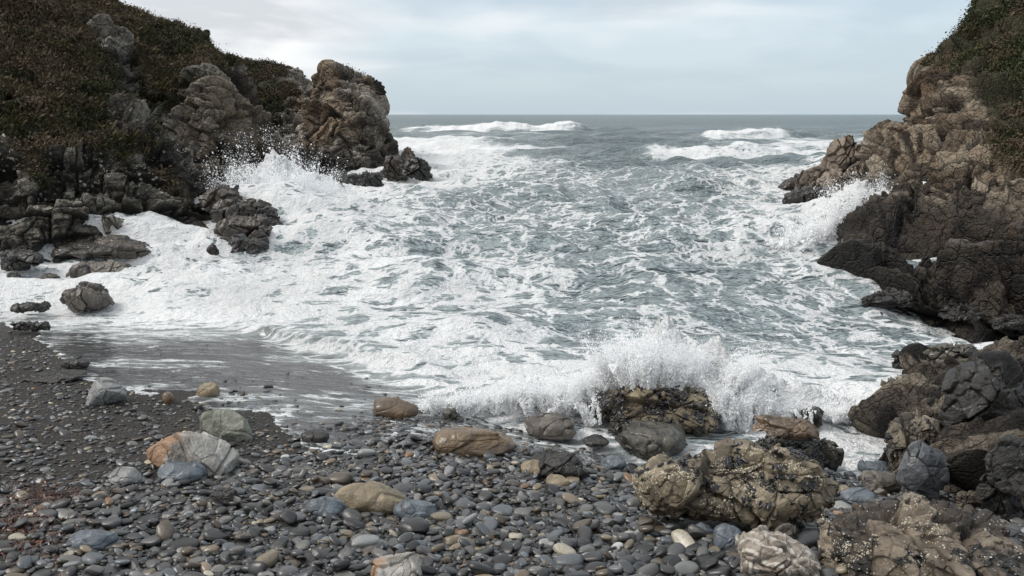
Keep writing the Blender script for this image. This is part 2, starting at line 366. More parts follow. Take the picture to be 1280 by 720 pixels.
def build_sea():
    rows = np.concatenate([143+np.geomspace(.2, 7, 100)[:-1], np.arange(150, 156, .13), np.arange(156, 206, .19), np.arange(206, 235, .42), np.arange(235, 400, .62), np.arange(400, 665, .8)])
    cols = np.concatenate([np.linspace(-900, -60, 90)[:-1], np.arange(-60, 1340, 1.15), np.linspace(1340, 2200, 90)])
    PX, PYY = np.meshgrid(cols, rows)
    G = PZ(PX, PYY, 0.); X = G[..., 0]; Y = G[..., 1]
    dens = foamdens(np.clip(PX, 0, 1280), PYY)
    dens = dens-.33*sst(1.08, .5, dens)*sst(150, 200, PYY)-.05*sst(20, 26, Y)*sst(60, 45, Y)
    dens = dens+.42*fbm(np.stack([X*.07, Y*.15, X*0+7], -1), 4, 91)*sst(1.05, .75, dens)*sst(.0, .2, dens)
    Z = sea_height(X, Y); bfoam = np.zeros_like(Z); clear = np.zeros_like(Z); Znear = np.zeros_like(Z)
    for (a, b, pyb, H, fw, bw, bow, fm, dip) in BREAK:
        pc = (a+b)/2; u = (PX-pc)/((b-a)/2)
        nn = fbm(np.stack([X*.9/max(fw, 1), Y*.9/max(fw, 1), X*0+pyb], -1), 4, 9)*1.3
        yc = PZ(pc, pyb, 0)[1]+bow*u*u+nn*fw*.5
        if dip: yc = PZ(PX, pyb+u*dip, 0)[..., 1]+nn*.15
        env = sst(1.15, .55, np.abs(u+.1*nn))
        s = Y-yc-fw
        pr = np.where(s < 0, np.exp(-(s/(fw*.55))**2), np.exp(-(s/bw)**2))
        hn = 1+(.5 if fm else .15)*fbm(np.stack([X*.5/max(fw, 1), Y*.5/max(fw, 1), X*0+pyb+3], -1), 4, 12)
        if dip: Znear += H*pr*env*hn
        else: Z += H*pr*env*hn
        if fm: bfoam = np.maximum(bfoam, fm*env*sst(-fw*1.9, -fw*1.0, s)*sst(fw*.9, fw*.1, s))
        if not fm: clear = np.maximum(clear, env*sst(-fw*2, -fw, s)*sst(bw, 0, s))
    dens = np.maximum(dens*(1-clear*.9), bfoam*1.05)
    # surge mounds at the foot of the splashes
    for (cx, cy, rx, ry, h) in MOUNDS:
        g = PZ(cx, cy, 0); Z += h*np.exp(-((X-g[0])/rx)**2-((Y-g[1])/ry)**2)*(1+.9*fbm(np.stack([X*1.6, Y*1.6, X*0+cx], -1)*(14/max(g[1], 14))**.7, 5, 21, .6))
    # churned foam piles up in lumps
    ls = 1/np.clip(Y/28, 1, 30)
    lump = np.abs(fbm(np.stack([X*1.5, Y*1.5, Z*0], -1), 5, 31, .6)*sst(70, 30, Y))+.18*(1-sst(70, 30, Y)); lump2 = np.abs(fbm(np.stack([X*.5, Y*.5, Z*0], -1), 4, 33, .55)*sst(150, 60, Y))+.18*(1-sst(150, 60, Y))
    thick = sst(.84, 1., dens)
    amp = np.clip(Y*.007, .1, .32)
    Z += thick*(amp*1.1*(lump-.18)+amp*2.2*(lump2-.18))
    # break ragged lumpy foam at breaker crests
    rg = fbm(np.stack([X*.2, Y*.12, X*0+2], -1), 4, 77, .6)
    Z += bfoam*np.clip(Y*.004, 0, .9)*np.abs(rg)
    # thin wash on the sand
    B = beach(X, Y)
    PXb, PYb, _d = proj(X, Y, B)
    pe = np.interp(PXb, [p[0] for p in _ep], [p[1] for p in _ep])
    ed = fbm(np.stack([X*.9, Y*1.3, X*0], -1), 5, 51, .62)*24
    inside = sst(6, -2, PYb-pe+ed)
    Zs = Z*sst(-.05, -.9, B)+ .12*sst(0, -.3, B)
    film = B+.012+.05*sst(.6, 1, dens)*(lump*2+.2)
    near = Y < 30
    front = sst(.12, -.12, B)      # 1 in the sea proper, 0 on the sand
    Zn = np.maximum(Zs, film)+Znear
    Z2 = np.where(near, Zn, Z)
    # blend by distance so that open sea is untouched
    Z2 = np.where(inside > .5, Z2, B-.12)
    shal = sst(-.35, .02, B)*near
    # foam line at the edge of the wash
    edge = np.exp(-((PYb-pe+ed)/4.)**2)
    dens = dens+shal*(.09+.3*fbm(np.stack([X*.4, Y*.8, X*0], -1), 3, 19))*sst(.8, .5, dens)
    dens = np.where(near, np.maximum(dens, edge*.5*shal), dens)
    V = np.stack([X, Y, Z2], -1).reshape(-1, 3)
    Fc = gridfaces(*X.shape); keep = (inside.ravel()[Fc] > .02).any(1); Fc = Fc[keep]
    Fc = Fc[:, ::-1]
    me = mesh_np('water', V, Fc, {'foam': dens.ravel(), 'shal': shal.ravel(), 'thick': (thick).ravel()})
    # ---- material
    t = NT('sea water with foam'); geo = t.n('ShaderNodeNewGeometry'); P = geo.outputs['Position']
    fo = t.attr('foam'); sh = t.attr('shal')
    sp = t.n('ShaderNodeSeparateXYZ'); t.put(sp.inputs[0], P)
    flat = t.n('ShaderNodeCombineXYZ'); t.put(flat.inputs[0], sp.outputs[0]); t.put(flat.inputs[1], sp.outputs[1])
    p2_ = flat.outputs[0]; msc = t.n('ShaderNodeMapping'); t.put(msc.inputs[0], P); msc.inputs['Scale'].default_value = (.8, 1.25, .9); p2 = msc.outputs[0]
    nvec = t.noise(p2, .55, 4, .6, out='Color')
    warp = t.n('ShaderNodeVectorMath', operation='MULTIPLY_ADD'); t.put(warp.inputs[0], nvec); warp.inputs[1].default_value = (2.2, 2.2, 0); t.put(warp.inputs[2], p2)
    pw = warp.outputs[0]
    nvec2 = t.noise(p2, 3.1, 3, .6, out='Color')
    warp2 = t.n('ShaderNodeVectorMath', operation='MULTIPLY_ADD'); t.put(warp2.inputs[0], nvec2); warp2.inputs[1].default_value = (.35, .35, 0); t.put(warp2.inputs[2], pw)
    pw = warp2.outputs[0]
    e1 = t.ss(t.vor(pw, .85, 'SMOOTH_F1' if False else 'DISTANCE_TO_EDGE'), 0, .34, 1, 0)
    e2 = t.ss(t.vor(pw, 2.6, 'DISTANCE_TO_EDGE'), 0, .3, 1, 0)
    nA = t.noise(pw, .5, 7, .62); nB = t.noise(p2, 4.5, 6, .7)
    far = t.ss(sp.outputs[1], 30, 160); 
    pat = t.math('ADD', t.math('MULTIPLY', e1, .32), t.math('MULTIPLY', e2, .22))
    pat = t.math('ADD', pat, t.math('MULTIPLY', nA, .55)); pat = t.math('ADD', pat, t.math('MULTIPLY', nB, .3))
    patf = t.math('ADD', t.math('MULTIPLY', t.noise(t.coord((.05, .16, .1)), 1, 8, .68), 1.), .12)
    pat = t.n('ShaderNodeMix') and t.mix(far, pat, patf)
    rn = t.noise(t.coord((.5, 1.9, .3), (0, 0, -.2)), 1, 5, .6, .6); rdg = t.ss(t.math('ABSOLUTE', t.math('SUBTRACT', rn, .5)), .09, 0)
    strk = t.math('ADD', t.math('MULTIPLY', t.noise(t.coord((.6, 2.0, .3), (0, 0, -.15)), 1, 8, .62), .55), t.math('MULTIPLY', rdg, .27)); strk = t.math('ADD', strk, t.math('MULTIPLY_ADD', nB, .3, .12))
    pat = t.mix(t.math('MULTIPLY', sh, .75), pat, strk)
    pv = t.n('ShaderNodeRGBToBW'); t.put(pv.inputs[0], pat); pat = pv.outputs[0]
    th = t.math('SUBTRACT', FT0, t.math('MULTIPLY', fo, FT1))
    ff = t.ss(t.math('SUBTRACT', pat, th), -.03, .12)
    thin = t.ss(t.math('SUBTRACT', pat, th), -.22, .0, 0, .44)      # milky aerated water round the foam
    thin = t.math('MULTIPLY', thin, t.ss(fo, .05, .3))
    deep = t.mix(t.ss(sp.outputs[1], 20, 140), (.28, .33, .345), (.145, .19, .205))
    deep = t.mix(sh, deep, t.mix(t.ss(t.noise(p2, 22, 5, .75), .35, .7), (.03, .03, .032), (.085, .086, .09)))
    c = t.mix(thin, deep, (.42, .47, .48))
    c = t.mix(ff, c, t.mix(t.ss(nB, .2, .55), (.64, .665, .68), (.755, .765, .775)))
    rough = t.math('ADD', .16, t.math('MULTIPLY', ff, .6)); rough = t.math('ADD', rough, t.math('MULTIPLY', t.ss(sp.outputs[1], 60, 600), .25))
    w1 = t.noise(t.coord((1, 1.7, 1)), 1.9, 6, .62, .4); w2 = t.noise(t.coord((.22, .5, .3)), 1., 6, .65, .3)
    w3 = t.math('ADD', t.noise(t.coord((.03, .09, .03)), 1., 8, .7, .2), t.math('MULTIPLY', t.noise(t.coord((.006, .03, .01)), 1., 8, .75, .3), 1.5))
    b1 = t.bump(w1, .75, .17); b2 = t.bump(w2, .6, .8, b1); b3 = t.bump(w3, t_far(t, sp), 5., b2)
    fb = t.bump(t.math('ADD', t.math('MULTIPLY', ff, .5), t.math('MULTIPLY', t.noise(p2, 4, 3, .5), .7)), .33, .09, t.bump(t.noise(t.coord((.3, .3, .5)), 1., 8, .72, .3), .9, 1.1, t.bump(t.noise(p2, 1.6, 4, .55), .8, .22)))
    mixn = t.mix(ff, t.mix(t.math('MULTIPLY', sh, .85), b3, t.bump(w1, .3, .05)), fb); rough = t.math('SUBTRACT', rough, t.math('MULTIPLY', sh, .04))
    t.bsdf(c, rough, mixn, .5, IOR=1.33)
    link('sea', me, t.m, kind='structure')
def t_far(t, sp): return 1.
MOUNDS = [(816, 505, .62, .42, 1.6), (790, 510, 1.3, .5, .65), (892, 512, .8, .5, .95), (640, 490, 1.4, .6, .35), (720, 512, 1.0, .5, .45), (955, 520, 1.2, .5, .55), (1050, 520, 1.0, .6, .3), (345, 276, 1.9, 1.1, 2.1), (395, 272, 2.3, 1.3, 1.5), (445, 266, 3, 2, .8), (1066, 292, 1.3, 1.2, 2.0), (975, 300, 3, 2, .45)]
build_sea()
# ------------------------------------------------------------------ lofted cliffs
def catmull(Pm, axis, n):
    Pm = np.moveaxis(Pm, axis, 0); K = len(Pm); ext = np.concatenate([2*Pm[:1]-Pm[1:2], Pm, 2*Pm[-1:]-Pm[-2:-1]])
    u = np.linspace(0, K-1, n); i = np.clip(np.floor(u).astype(int), 0, K-2); t = (u-i).reshape((-1,)+(1,)*(Pm.ndim-1))
    a, b, c, d = ext[i], ext[i+1], ext[i+2], ext[i+3]
    r = .5*((2*b)+(-a+c)*t+(2*a-5*b+4*c-d)*t*t+(-a+3*b-3*c+d)*t**3)
    return np.moveaxis(r, 0, axis)
def loft(name, cols, nr, nc, scales, amps, seed, mat, R=None, stretch=(1, 1, 1), low=-1.5, back=12, flip=False, lowf=(0, 0), vegrough=.5, vsc=1., warp=.2, cheb=False, crackd=.25, prop=(1., .55, 1.7), vnz=1.1, blur=1, **kw):
    G = []
    for c in cols:
        col = []
        p0 = PY(c[0][0], c[0][1], c[0][2]); col.append([p0[0], p0[1], low, 0, c[0][4] if len(c[0]) > 4 else 0])
        for q in c:
            w = PY(q[0], q[1], q[2]); col.append([*w, q[3] if len(q) > 3 else 0, q[4] if len(q) > 4 else 0])
        w = col[-1]; k1 = (w[1]+back)/w[1]; k3 = (w[1]+back*3)/w[1]; col.append([w[0]*k1, w[1]+back, w[2]+.0, w[3], 0]); col.append([w[0]*k3, w[1]+back*3, w[2]-3, w[3], 0])
        G.append(col)
    G = np.array(G).transpose(1, 0, 2)
    G = catmull(catmull(G, 0, nr), 1, nc)
    P = G[..., :3]; veg = np.clip(G[..., 3], 0, 1).ravel(); org = np.clip(G[..., 4], 0, 1).ravel()
    du = np.gradient(P, axis=1); dv = np.gradient(P, axis=0); N = np.cross(du, dv); N /= np.linalg.norm(N, axis=-1, keepdims=True)+1e-9
    if flip: N = -N
    p = P.reshape(-1, 3).copy(); N = N.reshape(-1, 3)
    d, crack, cell = blockdisp(p, R, list(zip(scales, amps)), seed, prop)
    d -= d.mean()
    if lowf[1]: d += lowf[1]*fbm(p/lowf[0], 4, seed+50)
    n = fbm(p*.45, 3, seed+3)
    vm = sst(.4, .56, veg+n*vnz-.14)
    dveg = .5*fbm(p/scales[0]*.8, 3, seed+70, ridge=True)+vegrough*np.abs(fbm(p*1.1, 4, seed+71, .6))
    cf1 = worley(p/np.array([1.3, 1.3, .9])/vsc+.3*fbm(p/vsc, 2, 8)[:, None], seed+9)[0]; dveg = dveg+.6*vsc*np.sqrt(np.clip(1-cf1**2*1.3, 0, 1)); dveg -= dveg.mean()
    dd = d*(1-vm*.85)+dveg*vm
    D2 = dd.reshape(nr, nc)
    for _ in range(blur):
        D2 = np.pad(D2, 1, mode='edge'); D2 = (D2[:-2, 1:-1]+2*D2[1:-1, 1:-1]+D2[2:, 1:-1])/4; D2 = np.pad(D2, ((0, 0), (1, 1)), mode='edge'); D2 = (D2[:, :-2]+2*D2[:, 1:-1]+D2[:, 2:])/4
    Q = p+N*D2.reshape(-1, 1)
    me = mesh_np(name, Q, gridfaces(nr, nc) if not flip else gridfaces(nr, nc)[:, ::-1], {'veg': veg, 'org': org, 'crack': crack*(1-vm), 'cell': cell})
    o = link(name, me, mat, **kw)
    return o, Q.reshape(nr, nc, 3), vm.reshape(nr, nc)
M_cl = mat_cliff('dark fractured cliff rock', (.40, .37, .31), (.13, .115, .092), (.010, .009, .009), (.19, .14, .09), 1.0, lichen=1., wetz=(.4, 1.6))
M_clB = mat_cliff('tan and grey cliff rock', (.46, .44, .39), (.215, .195, .165), (.022, .02, .018), (.38, .29, .20), 1.5, wetz=(1.6, 3.6))
M_clC = mat_cliff('headland rock with painted haze', (.54, .49, .42), (.29, .25, .20), (.06, .052, .046), (.44, .31, .20), 2.2, wetz=(1.2, 3.2))  # rock tones made paler, distance haze put into the colour
M_clD = mat_cliff('brown jointed cliff rock', (.52, .44, .34), (.28, .215, .15), (.022, .017, .013), (.34, .22, .13), 1.0, wetz=(2.0, 3.8))
A = [
 [(-420,345,29),(-420,260,30),(-420,120,34,.7),(-420,-60,38,1),(-420,-260,44,1)],
 [(-120,333,31),(-120,262,32),(-120,170,35,.7),(-120,20,39,1),(-120,-180,46,1)],
 [(0,330,32),(0,265,33),(0,190,35,.45),(0,70,39,1),(0,-80,46,1)],
 [(60,325,32.6),(60,262,33.5),(65,190,35.5,.5),(60,90,39,1),(50,-20,46,1)],
 [(120,318,33.5),(120,262,34.5),(118,200,36,-.1),(112,130,39,.85),(98,45,45,1)],
 [(165,313,34.4),(165,265,35),(162,215,36.5,0),(158,175,38,-.1),(150,128,42,.5)],
 [(215,307,35.5),(213,275,36),(208,245,37),(200,215,38.5),(190,175,41,.1)],
 [(252,300,37.5),(250,285,37.8),(245,268,38.3),(238,248,39),(225,225,41)],
 [(262,290,44),(262,275,45),(255,255,46),(240,235,47),(225,212,49)]]
B = [
 [(-200,250,56),(-200,180,58,.5),(-200,80,62,1),(-200,-40,66,1),(-200,-260,72,1)],
 [(60,250,56),(60,190,58),(60,110,61,.8),(70,30,66,1),(80,-40,72,1)],
 [(130,250,56),(130,195,57),(132,125,59,-.3),(135,68,62,.2),(140,6,70,1)],
 [(160,250,56),(160,195,57),(158,130,60,-.2),(162,75,63,.5),(175,20,70,1)],
 [(190,250,56),(188,190,57.5,0),(186,135,60,.6),(188,85,64,1),(206,32,70,1)],
 [(228,252,55),(228,195,56.5,0),(226,140,59,.5),(225,95,63,1),(238,44,70,1)],
 [(262,255,54,0,1),(262,200,55,0,1),(262,150,57,-.2,.9),(262,105,60,.2,.5),(262,64,68,1)],
 [(300,250,57,0,.7),(298,205,58,0,1),(290,160,60,0,.8),(283,120,64,0,.6),(275,85,70,.8)],
 [(325,240,63,0,.3),(325,205,64,0,.5),(318,170,66,0,.5),(305,140,69,0,.4),(290,108,74)],
 [(335,235,75),(333,205,77),(325,175,80),(310,150,82),(290,120,84)]]
Cc = [
 [(230,222,86),(230,180,90),(230,140,96,.8),(235,104,103,1),(245,76,112,1)],
 [(270,222,85),(270,180,88,0,.3),(268,140,94,.5,.8),(272,106,102,.8,.9),(280,76,112,1)],
 [(310,222,82),(310,185,86,.1),(312,150,92,.8),(315,112,100,1),(312,82,110,1)],
 [(345,220,80),(345,190,82),(348,150,88,.6),(350,114,96,.4,.3),(350,88,106,.7)],
 [(370,219,79),(370,190,81),(372,160,85),(372,134,92,.2,.5),(375,108,100,.2)],
 [(392,220,78),(392,190,80,0,.4),(392,160,83,0,.6),(390,138,88,0,.6),(390,120,95,0)],
 [(412,220,77),(412,188,79,0,.3),(412,155,81,0,.6),(411,122,84,0,.9),(410,91,90,0,.6)],
 [(440,221,76.5),(440,190,78),(440,160,80,0,.4),(438,125,83,0,.5),(436,97,88,.1)],
 [(470,219,78),(466,190,79.5),(462,160,81),(460,130,84,0,.6),(460,106,88,0,.5)],
 [(490,217,82),(482,195,84),(474,170,86),(470,145,89),(463,118,92)],
 [(490,213,100),(482,195,100),(474,178,100),(468,160,100),(460,142,100)]]
D = [
 [(1105,228,75),(1106,215,75),(1108,200,75),(1120,185,75),(1142,160,75),(1150,125,75),(1155,105,75)],
 [(1100,245,52),(1100,230,52),(1101,210,52.5),(1106,182,53),(1146,158,53),(1153,125,54),(1160,108,56)],
 [(1045,326,32.8),(1066,292,34.5),(1092,262,37),(1110,225,40),(1143,178,44,0,.4),(1152,125,47,0,.6),(1160,96,50)],
 [(1068,362,27),(1086,325,29),(1112,280,32),(1132,235,36),(1155,180,41,0,.3),(1174,120,45,.0,.4),(1188,66,51,.8)],
 [(1095,383,25),(1112,345,27),(1137,295,30),(1157,240,34,0,.3),(1182,165,39,.2),(1192,95,44,.3),(1216,32,52,1)],
 [(1150,388,24.8),(1160,350,26),(1177,300,28.5,0,.4),(1192,245,32,-.3,.2),(1212,160,37,.15),(1227,70,44,.75),(1240,-5,53,1)],
 [(1215,400,23.5),(1220,360,24.5,0,.7),(1230,310,27),(1240,250,30.5,-.2,.3),(1253,170,35,.62),(1268,60,42,1),(1280,-50,53,1)],
 [(1285,412,22.5),(1287,370,23.5,0,.8),(1295,320,26),(1300,255,29,.1),(1310,160,34,1),(1325,30,41,1),(1340,-110,53,1)],
 [(1420,430,21),(1420,380,22),(1420,320,24.5),(1420,255,28,.1),(1420,140,33.5,1),(1420,-10,40,1),(1430,-180,52,1)],
 [(1700,450,20),(1700,390,21),(1700,330,23.5),(1700,250,27,.3),(1700,120,33,1),(1700,-40,40,1),(1700,-260,52,1)]]
Rt = rot(.5, .35, .4)
veglist = []
o, q, vm = loft('cliff', A, 520, 620, (3.6, 1.5, .62, .27), (1.0, .5, .22, .08), 11, M_cl, rot(.5, .75, .5), (1, 1, .8), lowf=(6, .8), warp=.2, kind='structure'); veglist.append((q, vm, 1.))
o, q, vm = loft('cliff', B, 420, 560, (5, 2, .85, .38), (1.5, .7, .3, .11), 23, M_clB, rot(.15, .25, 1.2), (.6, .8, 2.2), lowf=(9, .7), warp=.12, cheb=True, vsc=1.3, kind='structure'); veglist.append((q, vm, 1.5))
o, q, vm = loft('headland', Cc, 420, 520, (7.5, 3.1, 1.3, .6), (1.1, .8, .45, .2), 37, M_clC, rot(.3, .5, .6), blur=1, stretch=(.8, .8, 1.7), lowf=(14, .7), warp=.12, cheb=True, vsc=1.5, kind='structure'); veglist.append((q, vm, 2.2))
o, q, vm = loft('cliff', D, 700, 620, (3.6, 1.5, .66, .28), (1.0, .55, .24, .09), 53, M_clD, rot(.35, -.5, -.9), blur=4, stretch=(.9, .9, 1.3), lowf=(7, .6), warp=.12, crackd=.35, kind='structure'); veglist.append((q, vm, 1.))
# ------------------------------------------------------------------ heath and grass on the slopes
def tufts(name, q, vm, n, size, seed, kind, cols, label):
    r = np.random.default_rng(seed)
    a = q[:-1, :-1]; b = q[:-1, 1:]; c = q[1:, :-1]
    nrm = np.cross(b-a, c-a); ar = np.linalg.norm(nrm, axis=-1)
    nrm = nrm/(ar[..., None]+1e-9); m = (vm[:-1, :-1] > .45) & (a[..., 1] > 5)
    px, py, d = proj(a[..., 0], np.maximum(a[..., 1], 1), a[..., 2])
    m &= (px > -120) & (px < 1400) & (py > -80) & (py < 420)
    w = (ar*m).ravel(); w = w/w.sum(); idx = r.choice(len(w), n, p=w)
    u = r.random((n, 2)); base = a.reshape(-1, 3)[idx]+u[:, :1]*(b-a).reshape(-1, 3)[idx]+u[:, 1:]*(c-a).reshape(-1, 3)[idx]
    pn = fbm(base*.28, 4, 77)+.1; pn2 = fbm(base*1.7, 2, seed+1); cid = worley(base/np.array([1.1, 1.1, .8])/(size/.42)**.5+.3*fbm(base, 2, 8)[:, None], 9)[2]; cidr = (cid & np.uint32(1023)).astype(np.float32)/1023-.5
    if kind == 'grass': K = 9
    else: K = 16
    sc = size*(.6+.8*r.random(n))*(1+.5*pn2)
    B0 = np.repeat(base, K, 0); s = np.repeat(sc, K)
    N = n*K
    if kind == 'grass':
        off = r.normal(0, .22, (N, 3))*s[:, None]; off[:, 2] *= .3
        dirv = r.normal(0, .45, (N, 3)); dirv[:, 2] = .8+.3*r.random(N); dirv += np.array([.25, -.25, 0]); dirv /= np.linalg.norm(dirv, axis=1)[:, None]
        side = np.cross(dirv, r.normal(0, 1, (N, 3))); side /= np.linalg.norm(side, axis=1)[:, None]
        wd = (s*.04)[:, None]; L = (s*(.6+.6*r.random(N)))[:, None]
        r0 = B0+off-dirv*L*.15
        V = np.stack([r0-side*wd, r0+side*wd, r0+dirv*L*.6+side*wd*.5, r0+dirv*L-np.array([0, 0, .2])*L], 1)
    else:
        off = r.normal(0, .5, (N, 3))*s[:, None]; off[:, 2] = np.abs(off[:, 2])*.7
        ax = r.normal(0, 1, (N, 3)); ax /= np.linalg.norm(ax, axis=1)[:, None]; bx = np.cross(ax, r.normal(0, 1, (N, 3))); bx /= np.linalg.norm(bx, axis=1)[:, None]
        L = (s*.125*(.6+.8*r.random(N)))[:, None]; r0 = B0+off
        V = np.stack([r0-ax*L, r0+bx*L*.6, r0+ax*L, r0-bx*L*.6], 1)
    Fc = np.arange(N*4).reshape(N, 4)
    t_ = np.clip(.5+cidr*.75+pn*.9+pn2*.3+r.normal(0, .09, n), 0, 1)
    cc = np.array(cols); f = t_*(len(cols)-1); i0 = np.minimum(f.astype(int), len(cols)-2); col = cc[i0]*(1-(f-i0))[:, None]+cc[i0+1]*(f-i0)[:, None]
    col = np.repeat(col, K*4, 0)*np.repeat(.86+.28*r.random(N), 4)[:, None]
    me = mesh_np(name, V.reshape(-1, 3), Fc, {'col': col})
    return link(name, me, M_leaf, label=label, kind='stuff')
t = NT('heath leaves'); t.bsdf(t.attr('col', True), .8, None, .15); M_leaf = t.m
G1 = [(.018, .022, .010), (.045, .050, .020), (.095, .080, .042), (.15, .12, .078)]
G2 = [(.014, .018, .009), (.034, .040, .018), (.07, .056, .035), (.10, .072, .05)]
tufts('grass', veglist[0][0], veglist[0][1], 30000, .42, 1, 'grass', G1, 'olive and brown grass on the slope of the nearest left cliff')
tufts('heather', veglist[0][0], veglist[0][1], 20000, .42, 2, 'leaf', G2, 'dark heather cushions on the slope of the nearest left cliff')
tufts('grass', veglist[1][0], veglist[1][1], 22000, .5, 3, 'grass', G1, 'olive and brown grass on the second left cliff')
tufts('heather', veglist[1][0], veglist[1][1], 12000, .5, 4, 'leaf', G2, 'dark heather cushions on the second left cliff')
tufts('heather', veglist[2][0], veglist[2][1], 30000, .55, 5, 'leaf', G2, 'dark green heath on the top of the far headland')
tufts('heather', veglist[3][0], veglist[3][1], 32000, .42, 6, 'leaf', [(.014, .022, .009), (.030, .044, .017), (.065, .060, .030), (.09, .066, .047)], 'dark green heather on the right cliff')
tufts('grass', veglist[3][0], veglist[3][1], 12000, .38, 7, 'grass', [(.022, .030, .012), (.05, .056, .023), (.10, .08, .048), (.145, .112, .075)], 'brown and green grass on the right cliff')
# ------------------------------------------------------------------ boulders
FOOT = []   # footprints (x, y, r) that pebbles keep out of
def rockmesh(name, dims, seed, sub=5, blocky=.5, scales=(.9, .4, .17), amps=(.16, .08, .035), sq=1., R=None, stretch=(1, 1, 1), ck=1., flare=.14):
    V, Fa = ico(sub); r = np.random.default_rng(seed)
    p = V.copy()
    k = 2+2.2*blocky; nrm = (np.abs(p)**k).sum(1)**(1/k); p = p/nrm[:, None]      # squarish superellipsoid
    p = p @ rot(*(r.uniform(-.25, .25, 3)*1.0))
    off = r.uniform(0, 50, 3)
    p = p*(1+.2*fbm(p*.9+off, 2, seed))[:, None]
    p[:, 2] *= 1-.18*p[:, 0]*r.uniform(-1, 1)
    for _ in range(int(2+4*blocky)):                                            # planes knocked off
        n = r.normal(0, 1, 3); n /= np.linalg.norm(n); h = r.uniform(.62, .9)
        dd = p @ n-h; p -= np.where(dd > 0, dd, 0)[:, None]*n*.85
    p[:, :2] *= (1+flare*np.clip(-p[:, 2], -1, 1))[:, None]; p[:, 2] = np.maximum(p[:, 2], -.62+.1*p[:, 2])
    sc = np.array(dims)/2; q = p*sc; m = float(np.mean(sc))
    N = V/sc; N /= np.linalg.norm(N, axis=1)[:, None]
    d, crack, cell = rockdisp(q+off, [s*m*1.6 for s in scales], [a*m*1.6 for a in amps], seed, R if R is not None else rot(*r.uniform(-1, 1, 3)), stretch)
    d += .03*m*fbm((q+off)*6/m, 4, seed+5)
    q = q+N*d[:, None]
    # rescale to wanted box
    lo, hi = q.min(0), q.max(0); q = (q-(lo+hi)/2)/(hi-lo)*np.array(dims)
    return mesh_np(name, q, Fa, {'crack': crack*ck, 'cell': cell})
def boulder(name, box, mat, label, cat='boulder', depth=.8, sub=5, seed=None, z=None, sink=.12, blocky=.5, tilt=0, group=None, amps=(.16, .08, .035), scales=(.9, .4, .17), fwd=0, rotz=0, stretch=(1, 1, 1), R=None, ck=1., flare=.14):
    x0, y0, x1, y1 = box; cx = (x0+x1)/2
    base = hit(cx, y1) if z is None else PZ(cx, y1, z)
    if z is None and base[2] < .38 and cx < 200: base = PZ(cx, y1, .3)
    elif z is None and base[2] < .12: base = PZ(cx, y1, .12)
    Y = base[1]; dpt = proj(base[0], Y, base[2])[2]; w = (x1-x0)/F*dpt
    dp = w*depth; th = math.atan2(HC-base[2], Y)
    happ = (y1-y0)/F*dpt                       # apparent height = h*cos(th)+some depth*sin(th)
    h = max((happ-.45*dp*math.sin(th))/math.cos(th), happ*.45)
    h2 = h*(1+sink)
    seed = seed if seed is not None else int(x0*7+y0*13) % 9973
    me = rockmesh(name, (w, dp, h2), seed, sub, blocky, scales, amps, stretch=stretch, R=R, ck=ck, flare=flare)
    loc = (base[0], Y+dp*.42+fwd, base[2]+h2/2-h*sink)
    o = link(name, me, mat, loc, label, cat, group)
    o.rotation_euler = (0, tilt, rotz)
    if z is None and cx < 200 and y1 < 392: o.location.z -= .12; o.scale.z = 1.05
    FOOT.append((loc[0], loc[1], w*.31, dp*.3, rotz))
    return o
R_gold = mat_rock('barnacled tan rock', (.36, .30, .21), (.19, .155, .105), (.035, .028, .02), spots=.5, spotcol=(.55, .5, .4), rough=.55, sc=1.1, black=.35, wet=.3)
R_mussel = mat_rock('mussel covered rock', (.27, .22, .14), (.18, .145, .09), (.05, .04, .027), spots=.15, black=.5, rough=.5, sc=1.5, wet=.4)
R_brown = mat_rock('wet brown boulder', (.20, .135, .075), (.12, .08, .048), (.045, .033, .023), rough=.4, sc=1.3, crackc=.4, bump=.35, wet=.6)
R_olive = mat_rock('olive grey boulder', (.13, .12, .09), (.075, .07, .055), (.02, .02, .018), rough=.42, sc=1.3, black=.1, bump=.4, wet=.5)
R_dark = mat_rock('wet black rock', (.05, .046, .041), (.022, .02, .018), (.006, .006, .006), rough=.4, sc=1.2, bump=.9, wet=.35)
R_dbrown = mat_rock('dark brown wet ledge', (.13, .10, .075), (.055, .044, .035), (.012, .011, .01), rough=.45, sc=.7, bump=.8, wet=.5)
R_pale = mat_rock('pale grey boulder', (.36, .36, .35), (.24, .245, .245), (.10, .105, .10), rough=.55, sc=1.5, bump=.35, crackc=.4)
R_greenpale = mat_rock('pale olive boulder', (.33, .33, .29), (.20, .205, .165), (.05, .055, .04), rough=.5, sc=1.4, bump=.35, crackc=.4)
R_orange = mat_rock('orange banded boulder', (.46, .45, .42), (.33, .31, .285), (.13, .12, .105), grad=(.30, .17, .09), rough=.55, sc=1.2, bump=.5, crackc=.6)
R_slate = mat_rock('blue grey cobble', (.15, .175, .20), (.10, .12, .14), (.06, .07, .08), rough=.45, sc=2, bump=.15, crackc=.1, wet=.15)
R_tan = mat_rock('sandy tan boulder', (.33, .27, .18), (.23, .185, .12), (.11, .09, .06), rough=.5, sc=1.5, bump=.3, crackc=.5)
R_stack = mat_rock('brown stack rock', (.40, .33, .26), (.21, .165, .125), (.025, .02, .017), rough=.6, sc=.35, bump=.9)
R_veined = mat_rock('veined cream rock', (.42, .38, .33), (.28, .24, .2), (.10, .08, .065), rough=.55, sc=1.6, bump=.4, veins=(.50, .47, .42))
R_lich = mat_rock('white spotted brown rock', (.34, .28, .21), (.13, .10, .072), (.018, .015, .012), spots=.8, spotcol=(.62, .6, .55), rough=.55, bump=1., black=.3, sc=.8, wet=.2)
R_crust = mat_rock('pale crusted rock', (.38, .33, .25), (.15, .125, .09), (.015, .013, .011), rough=.5, sc=.9, black=.6, wet=.3)
